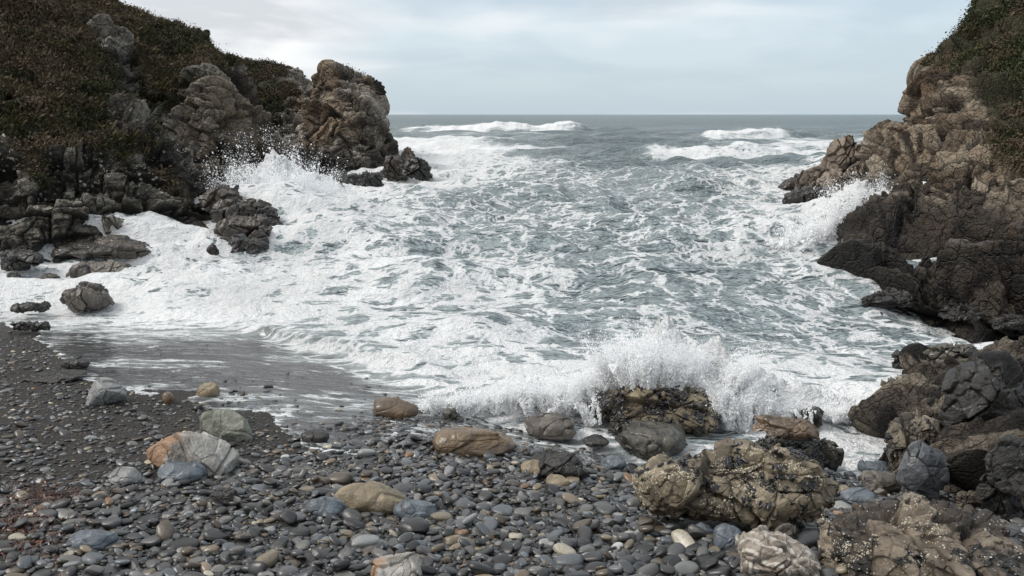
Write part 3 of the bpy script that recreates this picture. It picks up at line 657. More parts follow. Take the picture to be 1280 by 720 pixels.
R_bluegrey = mat_rock('smooth blue grey rock', (.17, .18, .195), (.09, .096, .105), (.03, .032, .035), rough=.35, sc=.8, bump=.5, wet=.4)
R_grey = mat_rock('grey brown boulder', (.20, .18, .15), (.115, .10, .085), (.035, .03, .027), rough=.5, sc=1.2, bump=.5, wet=.3)
sm = dict(blocky=.15, amps=(.05, .008, .002), ck=.05); md = dict(blocky=.4, amps=(.11, .025, .006), ck=.25)
# in the shingle and the wash
boulder('boulder', (797, 556, 1060, 672), R_gold, 'biggest tan boulder with white barnacles and a crack along its base', flare=.05, depth=.48, sub=7, seed=41, blocky=.6, amps=(.17, .09, .045), scales=(1.1, .45, .15), tilt=-.04, ck=.55)
boulder('boulder', (953, 546, 1074, 608), R_olive, 'blocky dark rock directly behind the biggest barnacled boulder', depth=.8, sub=6, blocky=.7, amps=(.2, .12, .04), fwd=.35)
boulder('boulder', (955, 531, 1040, 562), R_brown, 'flat brown slab on top of the rock behind the biggest boulder', depth=.6, z=.85, sub=5, blocky=.7, fwd=.3)
boulder('boulder', (893, 550, 948, 572), R_brown, 'small brown oblong stone poking up behind the biggest boulder', z=.75, depth=.6, **md)
boulder('boulder', (733, 470, 910, 546), R_mussel, 'dark mussel covered boulder that the wave breaks over', depth=.75, sub=7, seed=15, blocky=.35, amps=(.13, .09, .05), z=.05)
boulder('boulder', (773, 529, 867, 572), R_olive, 'smooth olive boulder in the foam in front of the mussel covered one', depth=.8, **md)
boulder('boulder', (800, 549, 836, 573), R_olive, 'small grey green stone leaning on the smooth olive boulder', depth=.8, **sm)
boulder('boulder', (655, 519, 722, 551), R_grey, 'brown grey boulder at the edge of the foam left of the mussel covered one', depth=.7, sub=6, **md)
boulder('boulder', (539, 534, 647, 571), R_brown, 'long wet brown boulder with a dark crack at the top of the shingle', depth=.5, sub=6, tilt=.06, blocky=.3, amps=(.09, .02, .006), ck=.5, stretch=(2.5, 1.4, .8), R=np.eye(3))
boulder('boulder', (463, 498, 523, 524), R_brown, 'orange brown boulder washed by the thin sheet of water', depth=.6, tilt=.08, **sm)
boulder('boulder', (552, 511, 571, 525), R_olive, 'small olive stone right of the orange brown boulder in the wash', depth=.8, sub=4, **sm)
boulder('boulder', (664, 566, 738, 602), R_dark, 'black wet boulder on the shingle left of a small tan stone', depth=.8, sub=6, blocky=.3, amps=(.15, .08, .03))
boulder('boulder', (682, 594, 714, 611), R_tan, 'small tan cobble in front of the black wet boulder', depth=.8, sub=4, **sm)
boulder('boulder', (651, 576, 682, 597), R_tan, 'round tan stone at the left foot of the black wet boulder', depth=.9, sub=4, **sm)
boulder('boulder', (412, 606, 507, 643), R_tan, 'long sandy tan boulder with a split across its left part', depth=.55, sub=6, tilt=.1, blocky=.3, amps=(.06, .008, .003), scales=(1.2, .5, .2), ck=.5, stretch=(.9, 2, 2))
boulder('boulder', (490, 626, 545, 651), R_slate, 'pale grey wedge shaped cobble touching the right end of the tan boulder', depth=.6, sub=5, tilt=.12, **sm)
boulder('cobble', (381, 621, 431, 648), R_slate, 'rounded blue grey cobble left of the tan boulder', 'cobble', depth=.7, tilt=.1, **sm)
boulder('cobble', (78, 663, 137, 690), R_slate, 'large oval blue grey cobble alone near the lower left corner', 'cobble', depth=.6, **sm)
boulder('boulder', (173, 540, 287, 596), R_orange, 'angular boulder on the dark sand, orange at its left end and pale grey elsewhere', depth=.6, sub=7, seed=79, tilt=.26, blocky=.8, amps=(.16, .05, .01), scales=(1.3, .6, .2), ck=.6, flare=.1)
boulder('boulder', (190, 577, 251, 603), R_slate, 'blue grey stone at the foot of the orange and white boulder', depth=.7, tilt=.1, **sm)
boulder('boulder', (131, 583, 171, 606), R_pale, 'grey rounded stone left of the orange and white boulder', depth=.8, sub=5, **sm)
boulder('boulder', (242, 512, 314, 552), R_greenpale, 'pale grey green boulder sloping down to the right on the sand', depth=.6, sub=6, tilt=.25, blocky=.4, amps=(.08, .012, .004), scales=(1.3, .5, .2), ck=.2)
boulder('boulder', (97, 473, 151, 508), R_pale, 'pale blue grey angular rock on the wet sand', depth=.8, sub=6, blocky=.6, amps=(.13, .03, .006), ck=.2)
boulder('boulder', (72, 446, 106, 463), R_dark, 'dark pointed rock with white foam round it', depth=.8, sub=5, **md)
boulder('boulder', (243, 479, 272, 497), R_tan, 'tan stone sitting in a patch of foam on the sand', depth=.7, sub=5, **sm)
boulder('boulder', (199, 490, 216, 505), R_brown, 'small brown stone on the wet sand left of the tan one', depth=.8, sub=4, **sm)
boulder('cobble', (374, 538, 409, 554), R_dark, 'black oval cobble at the edge of the wash', 'cobble', depth=.7, sub=5, **sm)
boulder('boulder', (257, 610, 292, 634), R_dark, 'dark angular stone with a small orange stone beside it', depth=.8, sub=5, **md)
boulder('cobble', (286, 621, 300, 634), R_orange, 'small orange stone touching a dark angular stone', 'cobble', depth=.8, sub=4, **sm)
boulder('boulder', (460, 697, 527, 735), R_orange, 'brown rock cut off by the bottom edge of the picture', depth=.8, sub=6, **md)
boulder('boulder', (893, 657, 934, 688), R_slate, 'blue grey stone in front of the biggest barnacled boulder', depth=.8, **sm)
boulder('cobble', (868, 655, 893, 674), R_slate, 'small grey green cobble touching a blue grey stone before the biggest boulder', 'cobble', depth=.8, sub=4, **sm)
boulder('boulder', (930, 672, 1042, 738), R_veined, 'cream rock with pale veins by the bottom edge', depth=.9, sub=6, seed=91, blocky=.6)
boulder('boulder', (966, 655, 1000, 690), R_grey, 'upright grey wedge of rock above the cream veined one', depth=.7, sub=5, **md)
boulder('boulder', (1062, 646, 1345, 800), R_lich, 'brown rock with white lichen spots in the lower right corner', depth=.8, sub=7, seed=66, blocky=.5, amps=(.15, .07, .045), scales=(1.1, .5, .12), z=1.2, ck=.5)
boulder('boulder', (1068, 632, 1160, 666), R_grey, 'flat olive grey boulder above the lichen spotted rock', depth=.6, sub=6, **md)
boulder('boulder', (1084, 590, 1135, 620), R_grey, 'rounded grey brown stone between the biggest boulder and the right outcrop', depth=.8, **md)
boulder('boulder', (1080, 578, 1122, 600), R_slate, 'flat grey stone at the tip of the foam between the rocks', depth=.8, **md)
boulder('boulder', (1115, 618, 1172, 645), R_grey, 'lumpy tan grey stone left of the dark outcrop', depth=.8, **md)
boulder('boulder', (1058, 612, 1104, 634), R_slate, 'long grey cobble just right of the biggest boulder', depth=.7, **sm)
boulder('boulder', (1035, 676, 1080, 700), R_dark, 'dark stone in the gap left of the lichen spotted rock', depth=.8, **sm)
boulder('boulder', (997, 509, 1034, 538), R_dark, 'black rock standing in the white foam behind the slab', depth=.9, z=.1, sub=6, blocky=.4, amps=(.2, .12, .06))
boulder('boulder', (730, 545, 762, 560), R_dark, 'low dark stone in the foam below the mussel covered boulder', depth=.9, sub=4, **md)
boulder('boulder', (752, 570, 784, 590), R_slate, 'grey rounded stone in the shallow pool', depth=.9, sub=4, **sm)
def encrust(o, name, mat, n, size, seed, thr, kind, up=-1., label=None):
    """barnacles or mussels growing on a boulder, as a part of it"""
    me = o.data; r = np.random.default_rng(seed); nv = len(me.vertices)
    co = np.empty(nv*3, np.float32); me.vertices.foreach_get('co', co); co = co.reshape(-1, 3)
    no = np.empty(nv*3, np.float32); me.vertices.foreach_get('normal', no); no = no.reshape(-1, 3)
    m = (fbm(co*2.6, 5, seed, .7)+r.normal(0, .06, nv) > thr) & (no[:, 2] > up) & (no[:, 1] < .6)
    idx = np.nonzero(m)[0]; idx = r.choice(idx, min(n, len(idx)), replace=False); n = len(idx)
    N = no[idx]; T = np.cross(N, r.normal(0, 1, (n, 3))); T /= np.linalg.norm(T, axis=1)[:, None]; Bn = np.cross(N, T)
    s = size*np.exp(r.normal(0, .35, n)); V = []; 
    if kind == 'cone':
        ang = np.arange(7)/7*2*math.pi
        rings = [(1., -.2), (.75, .45), (.4, .75), (.3, .3)]
        P = [(math.cos(a)*rr, math.sin(a)*rr, h) for rr, h in rings for a in ang]
        Fq = [(k*7+j, k*7+(j+1) % 7, (k+1)*7+(j+1) % 7, (k+1)*7+j) for k in range(3) for j in range(7)]
    else:
        P0, F3 = ico(1); P = [(p[0]*1.5*(1-.3*p[0]), p[1]*.65, p[2]*.5+.5*p[0]+.3) for p in P0]; Fq = [tuple(f) for f in F3]
    P = np.array(P); Fq = np.array(Fq)
    V = co[idx][:, None]+s[:, None, None]*(P[None, :, :1]*T[:, None]+P[None, :, 1:2]*Bn[:, None]+P[None, :, 2:]*N[:, None])
    Fc = (Fq[None]+(np.arange(n)*len(P))[:, None, None]).reshape(-1, Fq.shape[1])
    link(name, mesh_np(name, V.reshape(-1, 3), Fc), mat, label=label, kind='stuff', parent=o)
M_barn = mat_stone('barnacle shell', (.62, .57, .46), (.38, .33, .24), .7, 0)
M_mus = mat_stone('mussel shell', (.022, .022, .026), (.007, .007, .009), .28, .5)
by = {o['label']: o for o in C.objects if 'label' in o}
big = next(o for l, o in by.items() if l.startswith('biggest tan')); mus = next(o for l, o in by.items() if l.startswith('dark mussel')); lic = next(o for l, o in by.items() if l.startswith('brown rock with white lichen')); sl = next(o for l, o in by.items() if l.startswith('blocky dark rock'))
encrust(big, 'barnacles', M_barn, 1300, .0075, 3, .2, 'cone', -.3)
encrust(big, 'mussels', M_mus, 500, .018, 8, .3, 'shell', 0)
encrust(mus, 'mussels', M_mus, 2200, .021, 5, .14, 'shell', -.5)
encrust(lic, 'barnacles', M_barn, 700, .0065, 6, .22, 'cone', 0)
encrust(sl, 'mussels', M_mus, 900, .02, 7, .1, 'shell', 0)
# right of the frame, near
F_ = [
 [(1112,492,17),(1115,486,17),(1122,480,17.5),(1130,476,18)],
 [(1108,545,13.7),(1112,515,14.2),(1120,492,15),(1140,478,16.5)],
 [(1120,578,12.5),(1130,540,13),(1147,503,14),(1168,480,16)],
 [(1160,603,11.6),(1166,558,12.1),(1182,512,13),(1205,486,15)],
 [(1200,637,10.4),(1205,580,11),(1217,530,12.3),(1240,488,14)],
 [(1240,657,9.9),(1245,595,10.4),(1257,530,11.7),(1280,486,13.5)],
 [(1330,680,9.4),(1330,610,9.8),(1330,530,11),(1350,480,13)],
 [(1500,720,9),(1500,620,9.5),(1500,530,11),(1500,480,13)]]
for c in F_:
    for i, q in enumerate(c): c[i] = (q[0]+6, q[1]+(6 if i == len(c)-1 else 0), q[2], -1., .85*sst(1150, 1225, q[0])*sst(590, 500, q[1])+.5*sst(1130, 1108, q[0]))
M_out = mat_cliff('dark outcrop rock', (.32, .27, .21), (.12, .10, .08), (.010, .009, .009), (.010, .010, .011), .42, wetz=(-.3, .5))
loft('rock_outcrop', F_, 420, 520, (1.4, .6, .27, .11), (.36, .2, .085, .03), 71, M_out, rot(.5, .7, .3), (1.2, 1.2, .7), low=-.5, back=2, lowf=(2.4, .3), warp=.3,
     label='dark folded outcrop with brown patches at the right edge above the lichen spotted rock', cat='rock')
boulder('boulder', (1188, 440, 1310, 560), R_dark, 'big black angular block on top of the dark outcrop at the right edge', z=.9, depth=.7, sub=6, seed=31, blocky=.5, amps=(.16, .07, .03), ck=.5)
boulder('boulder', (1106, 470, 1180, 530), R_crust, 'pale crusted lumpy rock at the upper left end of the dark outcrop', z=.35, depth=.8, sub=6, seed=32, blocky=.6, amps=(.2, .12, .05))
boulder('boulder', (1118, 520, 1200, 596), R_crust, 'brown creased rock forming the left flank of the dark outcrop', z=.3, depth=.8, sub=6, seed=33, blocky=.6, amps=(.2, .1, .04))
boulder('boulder', (1150, 578, 1226, 640), R_bluegrey, 'smooth blue grey rock face at the foot of the dark outcrop', z=.75, depth=.7, sub=6, seed=34, blocky=.5, amps=(.16, .02, .008), ck=.15, tilt=.45, fwd=.45)
boulder('boulder', (1228, 548, 1300, 655), R_dark, 'black rock under the right frame edge below the big black block', z=.8, depth=.7, sub=6, seed=35, blocky=.6, amps=(.18, .09, .03))
boulder('boulder', (1160, 425, 1268, 475), R_olive, 'black and brown rock surrounded by foam behind the right outcrop', z=0., depth=.6, sub=6, seed=8, blocky=.5, amps=(.18, .12, .06))
boulder('boulder', (1118, 438, 1165, 466), R_dark, 'low black rock half covered by foam left of the brown one', z=-.05, depth=.7, sub=6, blocky=.4, amps=(.2, .12, .06))
# foot of the right cliff
for i, (bx, lb) in enumerate([((1036, 318, 1090, 346), 'black wet ledge at the left tip of the right cliff foot'), ((1046, 342, 1120, 366), 'black wet rock below the ledge at the right cliff foot'),
        ((1084, 358, 1165, 390), 'lowest black rock at the foot of the right cliff'), ((1180, 378, 1240, 402), 'dark brown rock under the right cliff near the frame edge'),
        ((1064, 246, 1112, 300), 'dark block beside the spray at the right cliff'), ((1052, 288, 1110, 326), 'dark brown block under the spray side of the right cliff'), ((1246, 392, 1300, 414), 'black rock where the right cliff leaves the frame')]):
    boulder('boulder', bx, R_dark if i != 5 else R_dbrown, lb, z=-.1, depth=.8, sub=6, blocky=.6, amps=(.2, .12, .06))
# sea stack on the right
boulder('sea_stack', (1034, 168, 1097, 252), R_stack, 'tall brown sea stack rising from the spray left of the right cliff', 'sea stack', z=-.3, depth=.9, sub=7, seed=203, blocky=.55, amps=(.16, .1, .05), sink=.02)
boulder('boulder', (1094, 176, 1150, 250), R_stack, 'brown rock buttress between the sea stack and the right cliff', z=-.3, depth=1., sub=6, seed=204, blocky=.5, amps=(.16, .1, .05), sink=.02)
boulder('boulder', (1000, 205, 1062, 250), R_stack, 'dark brown shoulder of rock at the left foot of the sea stack', z=.5, depth=.8, sub=6, seed=205, blocky=.5, tilt=-.35)
boulder('boulder', (968, 218, 1022, 244), R_dbrown, 'low dark rock at the far left tip of the sea stack reef', z=.6, depth=.7, sub=6, seed=206, blocky=.5, tilt=-.25)
boulder('boulder', (982, 232, 1046, 266), R_dark, 'black wet rock with water running off in front of the sea stack', z=.5, depth=.7, sub=6, seed=207, blocky=.5, tilt=-.2)
# reef under the left cliffs
for i, (bx, m_, lb) in enumerate([((244, 232, 304, 264), R_dbrown, 'uppermost brown block of the reef beside the left splash'), ((254, 248, 326, 284), R_dbrown, 'long brown ledge of the left reef below the uppermost block'),
        ((258, 268, 342, 304), R_dbrown, 'lowest black ledge of the left reef'), ((306, 260, 348, 297), R_dark, 'black rock at the right tip of the left reef, inside the splash'),
        ((280, 296, 331, 314), R_dark, 'black rock awash in foam just below the left reef'), ((256, 307, 273, 317), R_dark, 'very small black rock left of the one awash'),
        ((395, 214, 460, 240), R_dark, 'black ledge running out from under the far headland'), ((435, 216, 484, 246), R_dark, 'black rock at the end of the ledge with white water on it'),
        ((474, 190, 512, 218), R_dbrown, 'grey brown rock at the seaward tip of the far headland'), ((498, 186, 520, 210), R_stack, 'rounded far rock next to the tip of the headland'), ((500, 198, 541, 220), R_dark, 'outermost black rock off the far headland')]):
    boulder('boulder', (bx[0], bx[1]-3, bx[2], bx[3]-1), m_, lb, z=(1.7, 1.2, .7, .7)[i] if i < 4 else .7, depth=1.1 if i < 4 else .8, sub=6, blocky=.5, amps=(.18, .1, .05), tilt=.12, sink=.4)
for i, (bx, m_, lb) in enumerate([((78, 320, 157, 345), R_grey, 'flat grey rock with a ridge in the foam under the left cliff'), ((118, 340, 168, 356), R_grey, 'thin flat slab in the foam right of the ridged rock'),
        ((67, 348, 130, 385), R_grey, 'angular grey brown boulder leaning right at the edge of the foam'), ((-10, 308, 48, 336), R_dark, 'dark rock at the foot of the left cliff by the frame edge'),
        ((0, 335, 22, 354), R_olive, 'brown grey rock cut by the left frame edge'), ((10, 338, 34, 348), R_slate, 'small grey stone beside the rock at the left frame edge'), ((42, 338, 70, 350), R_olive, 'small flat rock in the foam left of the ridged rock'),
        ((22, 373, 46, 384), R_dark, 'round black stone at the upper edge of the sand'), ((46, 371, 60, 385), R_olive, 'small upright stone right of the round black one'), ((8, 378, 45, 392), R_dark, 'flat black stone below the round black one'),
        ((10, 400, 36, 414), R_dark, 'left one of two black stones with foam at their foot'), ((34, 401, 58, 415), R_dark, 'right one of two black stones with foam at their foot'), ((20, 468, 92, 480), R_dark, 'long flat dark stone on the sand near the left edge'), ((50, 290, 180, 326), R_dbrown, 'low grey brown ledge along the foot of the left cliff')]):
    boulder('boulder', bx, m_, lb, depth=.8, sub=6 if bx[2]-bx[0] > 45 else 5, blocky=.5, amps=(.17, .08, .03))
# ------------------------------------------------------------------ shingle
PALS = [('slate grey', (.068, .070, .073)), ('dark grey', (.032, .032, .034)), ('blue grey', (.095, .107, .12)), ('mid grey', (.13, .128, .122)),
        ('black', (.014, .014, .015)), ('tan', (.22, .18, .125)), ('brown', (.085, .065, .045)), ('orange', (.20, .115, .06)), ('cream', (.42, .38, .30)), ('pale grey', (.27, .275, .27))]
PW = np.array([.2, .24, .13, .13, .12, .045, .08, .010, .018, .05]); PW /= PW.sum()
def shape_set(n, sub, seed):
    out = []; V, Fa = ico(sub)
    for k in range(n):
        r = np.random.default_rng(seed+k); off = r.uniform(0, 40, 3)
        kx = 2+r.random()*.9; p = V/((np.abs(V)**kx).sum(1)**(1/kx))[:, None]
        p = p*(1+.16*fbm(V*.9+off, 2, k))[:, None]; p[:, 1] *= 1+.2*r.uniform(-1, 1)*p[:, 0]
        if k % 2 == 0:
          for _q in range(3):
            n_ = r.normal(0, 1, 3); n_ /= np.linalg.norm(n_); dd = p @ n_-.7; p -= np.where(dd > 0, dd, 0)[:, None]*n_*.7
        out.append(p/np.abs(p).max(0))
    return out, Fa
def inside_foot(x, y):
    for (a, b, rx, ry, rz) in FOOT:
        if ((x-a)/rx)**2+((y-b)/ry)**2 < 1: return True
    return False
_dl = ([-500, 0, 150, 330, 430, 480, 560, 700, 800, 1100, 1500], [650, 645, 630, 603, 568, 553, 555, 575, 600, 600, 600])
def build_shingle():
    r = np.random.default_rng(99); cell = .35; grid = {}
    P = []
    eb = np.array(_ep, float)
    def region(x, y, z):
        px, py, d = proj(x, y, z); l = np.interp(px, _dl[0], _dl[1]); e = np.interp(px, eb[:, 0], eb[:, 1])
        return px, py, l, e
    passes = [(160, .12, .165, .80), (1300, .085, .12, .80), (9000, .055, .085, .76), (36000, .032, .055, .74), (70000, .018, .032, .74)]
    for pi, (nt, r0, r1, ov) in enumerate(passes):
        # sample in world, biased to area that can be seen
        y = 5.2+r.random(nt)**1.25*(17 if pi < 4 else 15); x = (r.random(nt)-.5)*2*(y*.72+.6)
        z = beach(x, y); px, py, l, e = region(x, y, z); rad = r.uniform(r0, r1, nt)
        # dense below the shingle line, thinning out above it
        dd = py-l+25*fbm(np.stack([x*.5, y*.5, x*0], -1), 3, 4)
        above = sst(-70, 0, dd)
        prob = np.where(dd > 0, 1, (.9*above**2+.06)*(1 if pi > 1 else .35))
        leftb = sst(330, 20, px)*sst(470, 560, py); prob = np.maximum(prob, leftb*.3*(1 if pi > 1 else .15)); prob = np.maximum(prob, .22*(pi > 2)*(dd < 0)*sst(e-5, e+20, py))
        prob = np.where(py < e-2, np.maximum(prob*np.where(px > 420, .5, .12), .10*(pi > 1)*sst(230, 330, px)*sst(e-75, e-5, py)), prob)
        prob = np.where((py < e-40) & (px < 700), prob*.4, prob); prob[py < e-90] = 0
        prob[z < -.02] = 0
        prob[(px > 1290) | (px < -40)] *= .35
        if pi == 0: prob *= .5
        big = 1-.55*sst(420, 200, px)*sst(690, 600, py)*(pi < 3); prob *= big
        keep = r.random(nt) < prob
        for i in np.nonzero(keep)[0]:
            xi, yi, ri = x[i], y[i], rad[i]
            if inside_foot(xi, yi): continue
            gx, gy = int(xi//cell), int(yi//cell); ok = True
            for a in (-1, 0, 1):
                for b in (-1, 0, 1):
                    for (ox, oy, orr) in grid.get((gx+a, gy+b), ()):
                        if (ox-xi)**2+(oy-yi)**2 < (ov*(orr+ri))**2: ok = False; break
                    if not ok: break
                if not ok: break
            if not ok: continue
            grid.setdefault((gx, gy), []).append((xi, yi, ri)); P.append((xi, yi, z[i], ri, 0))
    base = list(P)
    # loose stones lying on top of the bed
    for (xi, yi, zi, ri, _) in base:
        if ri > .032 and r.random() < .42:
            a = r.uniform(0, 6.28); nx, ny = xi+math.cos(a)*ri*1.1, yi+math.sin(a)*ri*1.1
            if inside_foot(nx, ny): continue
            px, py, l, e = region(nx, ny, zi)
            if py > l: P.append((nx, ny, float(beach(nx, ny))+ri*.75, ri*r.uniform(.45, .95), 1))
    P = np.array(P); n = len(P)
    ec = r.uniform(1.0, 1.9, n); fl = r.uniform(.38, .66, n); yaw = r.normal(0, .7, n); ti = r.normal(0, .2, (n, 2))+np.where(P[:, 4:5] > 0, r.normal(0, .25, (n, 2)), 0)
    pal = r.choice(len(PALS), n, p=PW)
    px, py, d = proj(P[:, 0], P[:, 1], P[:, 2])
    ax = np.stack([P[:, 3]*ec**.5*1.08, P[:, 3]/ec**.5*1.08, P[:, 3]*fl], 1)
    zc = P[:, 2]+ax[:, 2]*np.where(P[:, 3] > .05, .55, .35)+r.uniform(-.3, .35, n)*ax[:, 2]
    # individuals: the 300 that show largest inside the frame
    app = P[:, 3]/d*((px > 0) & (px < 1280) & (py < 712)); order = np.argsort(-app); ind = np.zeros(n, bool); ind[order[:300]] = True
    shapes4, F4 = shape_set(9, 4, 500); msh = {}
    mats = [mat_stone(nm+' pebble', tuple(c*1.1 for c in col), tuple(c*.6 for c in col), .36, .35) for nm, col in PALS]
    for i in np.nonzero(ind)[0]:
        k = int(r.integers(9)); key = (k, pal[i])
        if key not in msh:
            m = mesh_np('pebble', shapes4[k], F4); m.materials.append(mats[pal[i]]); msh[key] = m
        nm = PALS[pal[i]][0]; big = P[i, 3] > .13; wd = 'cobble' if big else 'pebble'
        side = 'on the left of' if px[i] < 430 else ('in the middle of' if px[i] < 800 else 'on the right of')
        o = link(wd, msh[key], None, (P[i, 0], P[i, 1], zc[i]), 'smooth %s %s %s the shingle bed' % (nm, wd, side), wd, '%s %ss %s the shingle' % (nm, wd, side))
        o.scale = ax[i]; o.rotation_euler = (ti[i, 0], ti[i, 1], yaw[i])
    # the rest
    for (m_, sub) in ((P[:, 3] > .045, 2), (P[:, 3] <= .045, 1)):
        sh, Fs = shape_set(12, sub, 700); idx = np.nonzero(m_ & ~ind)[0]
        sh = np.array(sh)[r.integers(0, 12, len(idx))]
        p = sh*ax[idx][:, None, :]
        cx, sx, cy, sy, cz, sz = [f(v)[:, None] for v in (ti[idx, 0], ti[idx, 1], yaw[idx]) for f in (np.cos, np.sin)]
        X, Y, Z = p[..., 0], p[..., 1], p[..., 2]
        Y, Z = Y*cx-Z*sx, Y*sx+Z*cx; X, Z = X*cy+Z*sy, -X*sy+Z*cy; X, Y = X*cz-Y*sz, X*sz+Y*cz
        V = np.stack([X+P[idx, 0][:, None], Y+P[idx, 1][:, None], Z+zc[idx][:, None]], -1)
        nv = V.shape[1]; Fc = (Fs[None]+(np.arange(len(idx))*nv)[:, None, None]).reshape(-1, 3)
        col = np.array([c for _, c in PALS])[pal[idx]]*np.exp(r.normal(-.28, .42, (len(idx), 1)))
        me = mesh_np('shingle', V.reshape(-1, 3), Fc, {'col': np.repeat(col, nv, 0)})
        if sub == 2: link('shingle', me, mat_stone('mixed shingle', 0, 0, .38, .35, True), label='bed of small smooth grey and brown beach stones', kind='stuff')
        else: link('gravel', me, mat_stone('mixed gravel', 0, 0, .55, .15, True), label='fine gravel between the beach stones', kind='stuff')
    print('pebbles', n)
build_shingle()
# ------------------------------------------------------------------ seaweed in the lower left corner
def seaweed():
    r = np.random.default_rng(5); V = []; Fc = []
    for k in range(420):
        px, py = r.normal(22, 32), r.normal(662, 22)
        if r.random() < .25: px, py = r.normal(60, 25), r.normal(622, 8)
        b = hit(px, py); b[2] += .05; a = r.uniform(0, 6.28); w = r.uniform(.006, .016); s = np.array([math.cos(a), math.sin(a), 0]); n = len(V)
        p = b.copy(); L = r.uniform(.1, .3)
        for j in range(6):
            q = p+np.array([r.normal(0, .01), r.normal(0, .01), .02*math.sin(j+k)]); sd = np.array([-s[1], s[0], r.normal(0, .5)])*w*(1-j/7)
            V += [q-sd, q+sd]; p = p+s*L/6; a += r.normal(0, .5); s = np.array([math.cos(a), math.sin(a), 0])
        Fc += [(n+2*j, n+2*j+1, n+2*j+3, n+2*j+2) for j in range(5)]
    t = NT('red brown seaweed'); c = t.ramp(t.noise(t.coord(), 5, 3), [(.3, (.02, .01, .007)), (.55, (.07, .025, .013)), (.75, (.14, .05, .02))]); t.bsdf(c, .35, None, .5)
    link('seaweed', mesh_np('seaweed', np.array(V), np.array(Fc)), t.m, label='red brown seaweed strewn over the stones at the left edge', kind='stuff')
seaweed()
# ------------------------------------------------------------------ spray
def spray(name, jets, size, seed, label):
    """every jet throws ropes of water that fray into droplets; each drop is stretched along its path"""
    r = np.random.default_rng(seed); pts = []; sz = []; dr = []
    for (cx, cyb, z0, Yj, dx, top, wid, n, pw) in jets:
        b = PY(cx, cyb, Yj); tp = PY(cx+dx, top, Yj); L = tp-b; K = max(4, n//500)
        ra = r.normal(0, 1, (K, 3)); rl = r.uniform(.35, 1.12, K)           # ropes of the jet
        k = r.integers(0, K, n); s = r.random(n)**pw
        s = np.where(r.random(n) < .5, s, np.round(s*9+r.normal(0, .12, n))/9*1.)    # knots along a rope
        s = np.clip(s, 0, 1.3)*rl[k]
        o = ra[k]*wid*(.25+1.0*s)[:, None]*np.array([1, .5, .25])
        fray = (wid*(.07+.30*s**1.5))[:, None]*r.normal(0, 1, (n, 3))
        p = b+L*s[:, None]+o+fray; p[:, 2] -= .0; p[:, 0] += L[0]*s*s*.2
        v = L+ra[k]*wid*.8; v /= np.linalg.norm(v, axis=1)[:, None]
        pts.append(p); dr.append(v); sz.append(size*np.exp(r.normal(0, .6, n))*np.clip(1.7-1.25*s, .45, 2))
    p = np.concatenate(pts); s = np.concatenate(sz); v = np.concatenate(dr)
    sc = max(1, p[:, 1].mean()/15)
    m = fbm(p*1.9/sc, 4, seed+9, .6)+.32 > r.uniform(-.22, .22, len(p))
    m &= (p[:, 2] > beach(p[:, 0], np.minimum(p[:, 1], 28))-.05) & (p[:, 1] > 14.25 if p[:, 1].mean() < 20 else True)
    p = p[m]; s = s[m]; v = v[m]; st = np.exp(r.uniform(.1, 1., len(p)))
    a = np.cross(v, r.normal(0, 1, v.shape)); a /= np.linalg.norm(a, axis=1)[:, None]; c = np.cross(v, a)
    S1 = s[:, None]*1.15; L1 = (s*st)[:, None]
    V = np.stack([p+a*S1+v*L1*.4, p-a*S1+v*L1*.4, p+c*S1-v*L1*.6, p-c*S1-v*L1*.6], 1)
    Fc = (np.array([(0, 1, 2), (1, 0, 3), (2, 3, 0), (3, 2, 1)])[None]+(np.arange(len(p))*4)[:, None, None]).reshape(-1, 3)
    link(name, mesh_np(name, V.reshape(-1, 3), Fc, smooth=False), M_spray, label=label, kind='stuff')
    print(name, len(p))
t = NT('white spray'); 
d1 = t.n('ShaderNodeBsdfDiffuse'); d1.inputs[0].default_value = (.98, .985, .99, 1); d2 = t.n('ShaderNodeBsdfTranslucent'); d2.inputs[0].default_value = (.98, .985, .99, 1)
mx = t.n('ShaderNodeMixShader'); mx.inputs[0].default_value = .5; t.put(mx.inputs[1], d1.outputs[0]); t.put(mx.inputs[2], d2.outputs[0]); t.put(t.out.inputs[0], mx.outputs[0]); M_spray = t.m
def fan(x0, x1, foot, topf, Y, wid, n, k, dxs=0, r=np.random.default_rng(12)):
    out = []
    for i in range(k):
        u = (i+r.uniform(-.3, .3))/(k-1) if k > 1 else .5; x = x0+(x1-x0)*u; tp = topf(u)+r.normal(0, 6)
        out.append((x, foot, 0, Y+r.normal(0, .3), (u-.5)*dxs+r.normal(0, 6), tp, wid*r.uniform(.7, 1.3), int(n/k*r.uniform(.6, 1.4)), r.uniform(.9, 1.5)))
    return out
jets = fan(715, 930, 500, lambda u: 500-85*math.exp(-((u-.45)/.16)**2)-45*math.exp(-((u-.88)/.12)**2)-22, 15.3, .24, 260000, 40, 90)
jets += fan(775, 850, 505, lambda u: 412, 15.2, .2, 110000, 12, 50)
jets += fan(540, 730, 515, lambda u: 492-28*u, 15.0, .22, 110000, 18, -20)
jets += fan(900, 1065, 525, lambda u: 494+14*u, 14.8, .2, 80000, 14, 10)
jets += fan(905, 950, 535, lambda u: 470, 14.5, .16, 20000, 5, 40)
jets += fan(690, 745, 530, lambda u: 480, 14.5, .14, 16000, 5, -40)
jets += fan(980, 1040, 530, lambda u: 500, 14.4, .14, 12000, 5, 0)
spray('spray', jets, .0052, 1, 'white spray bursting over the mussel covered boulder')
jets = fan(305, 450, 296, lambda u: 272-84*math.exp(-((u-.3)/.28)**2)-8, 40.5, .6, 260000, 34, 60)
jets += fan(310, 380, 292, lambda u: 208, 41.5, .6, 80000, 14, 30)
spray('spray', jets, .016, 2, 'white spray thrown up against the left cliff')
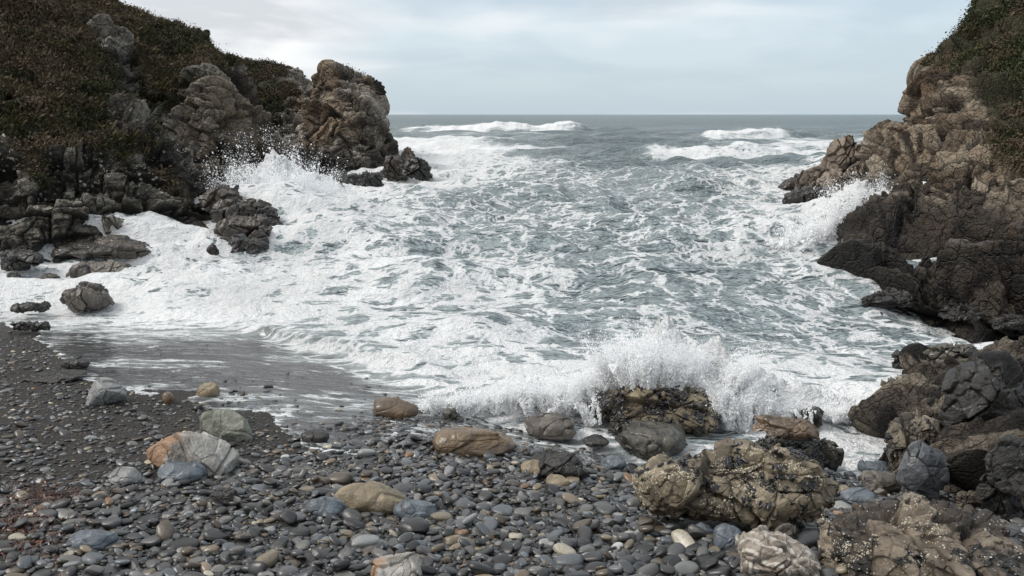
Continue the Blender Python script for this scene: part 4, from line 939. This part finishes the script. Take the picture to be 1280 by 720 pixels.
jets = fan(985, 1105, 318, lambda u: 290-55*sst(.2, .75, u)-8, 35.5, .45, 120000, 26, 10)
jets += fan(1040, 1100, 300, lambda u: 238, 38, .45, 60000, 10, 20)
spray('spray', jets, .0135, 3, 'white spray against the right cliff and sea stack')
# ------------------------------------------------------------------ world, sun, camera
w = bpy.data.worlds.new('World'); S.world = w; w.use_nodes = True; nt = w.node_tree; nt.nodes.clear()
def wn(ty, **k):
    n = nt.nodes.new(ty)
    for a, b in k.items(): setattr(n, a, b)
    return n
SUN_EL, SUN_AZ = math.radians(48), math.radians(-95)
sky = wn('ShaderNodeTexSky', sky_type='NISHITA', sun_disc=False, sun_elevation=SUN_EL, sun_rotation=SUN_AZ, air_density=1., dust_density=2.)
tc = wn('ShaderNodeTexCoord'); sep = wn('ShaderNodeSeparateXYZ'); nt.links.new(tc.outputs['Generated'], sep.inputs[0])
def wm(op, a, b=None, c=None, clamp=False):
    n = wn('ShaderNodeMath', operation=op); n.use_clamp = clamp
    for i, v in enumerate((a, b, c)):
        if v is None: continue
        if isinstance(v, (int, float)): n.inputs[i].default_value = v
        else: nt.links.new(v, n.inputs[i])
    return n.outputs[0]
zz = wm('ADD', wm('MAXIMUM', sep.outputs[2], 0.), .14)
cx = wm('DIVIDE', sep.outputs[0], zz); cy = wm('DIVIDE', sep.outputs[1], zz)
cmb = wn('ShaderNodeCombineXYZ'); nt.links.new(cx, cmb.inputs[0]); nt.links.new(cy, cmb.inputs[1]); cmb.inputs[2].default_value = 3.1
n1 = wn('ShaderNodeTexNoise'); nt.links.new(cmb.outputs[0], n1.inputs['Vector']); n1.inputs['Scale'].default_value = 1.1; n1.inputs['Detail'].default_value = 6; n1.inputs['Roughness'].default_value = .5; n1.inputs['Distortion'].default_value = .3
n2 = wn('ShaderNodeTexNoise'); nt.links.new(cmb.outputs[0], n2.inputs['Vector']); n2.inputs['Scale'].default_value = .23; n2.inputs['Detail'].default_value = 4; n2.inputs['Roughness'].default_value = .5
def wr(f, stops):
    n = wn('ShaderNodeValToRGB'); nt.links.new(f, n.inputs[0]); e = n.color_ramp.elements
    while len(e) < len(stops): e.new(.5)
    for el, (p, c) in zip(e, stops): el.position = p; el.color = (*c, 1)
    return n.outputs[0]
def wmix(f, a, b, mode='MIX'):
    n = wn('ShaderNodeMix', data_type='RGBA', blend_type=mode)
    for i, v in ((0, f), (6, a), (7, b)):
        if isinstance(v, (int, float)): n.inputs[i].default_value = v
        elif isinstance(v, tuple): n.inputs[i].default_value = (*v, 1)
        else: nt.links.new(v, n.inputs[i])
    return n.outputs[2]
cloud = wr(n1.outputs[0], [(.40, (.62, .65, .685)), (.5, (.78, .797, .815)), (.59, (.93, .93, .925))])
mrz = wn('ShaderNodeMapRange', interpolation_type='SMOOTHSTEP'); nt.links.new(sep.outputs[2], mrz.inputs[0]); mrz.inputs[1].default_value = .0; mrz.inputs[2].default_value = .09
cloud = wmix(mrz.outputs[0], (.68, .735, .775), cloud)
sc = wn('ShaderNodeVectorMath', operation='SCALE'); nt.links.new(cloud, sc.inputs[0]); sc.inputs[3].default_value = 10.
gap = wr(wm('MULTIPLY_ADD', sep.outputs[0], .18, n2.outputs[0]), [(.53, (0, 0, 0)), (.63, (1, 1, 1))])
bluec = wmix(.6, sky.outputs[0], (6.0, 7.6, 8.8))
full = wmix(wm('MULTIPLY', gap, .75), sc.outputs[0], bluec)
bg = wn('ShaderNodeBackground'); nt.links.new(full, bg.inputs[0]); bg.inputs[1].default_value = .1
ow = wn('ShaderNodeOutputWorld'); nt.links.new(bg.outputs[0], ow.inputs[0])
ld = bpy.data.lights.new('sun', 'SUN'); ld.energy = 2.2; ld.angle = math.radians(18); ld.color = (1, .96, .9)
lo = bpy.data.objects.new('sun', ld); C.objects.link(lo)
from mathutils import Vector
sd = Vector((math.sin(SUN_AZ)*math.cos(SUN_EL), math.cos(SUN_AZ)*math.cos(SUN_EL), math.sin(SUN_EL)))
lo.rotation_euler = sd.to_track_quat('Z', 'Y').to_euler()
cam = bpy.data.cameras.new('camera'); cam.lens = 28; cam.sensor_width = 36; cam.clip_end = 60000; cam.clip_start = .1
co = bpy.data.objects.new('camera', cam); C.objects.link(co); co.location = (0, 0, HC); co.rotation_euler = (math.pi/2-PITCH, 0, 0); S.camera = co
S.cycles.max_bounces = 12; S.cycles.diffuse_bounces = 10; S.cycles.transmission_bounces = 10; S.view_settings.view_transform = 'Standard'; S.view_settings.look = 'None'; S.view_settings.exposure = .18; S.view_settings.gamma = 1
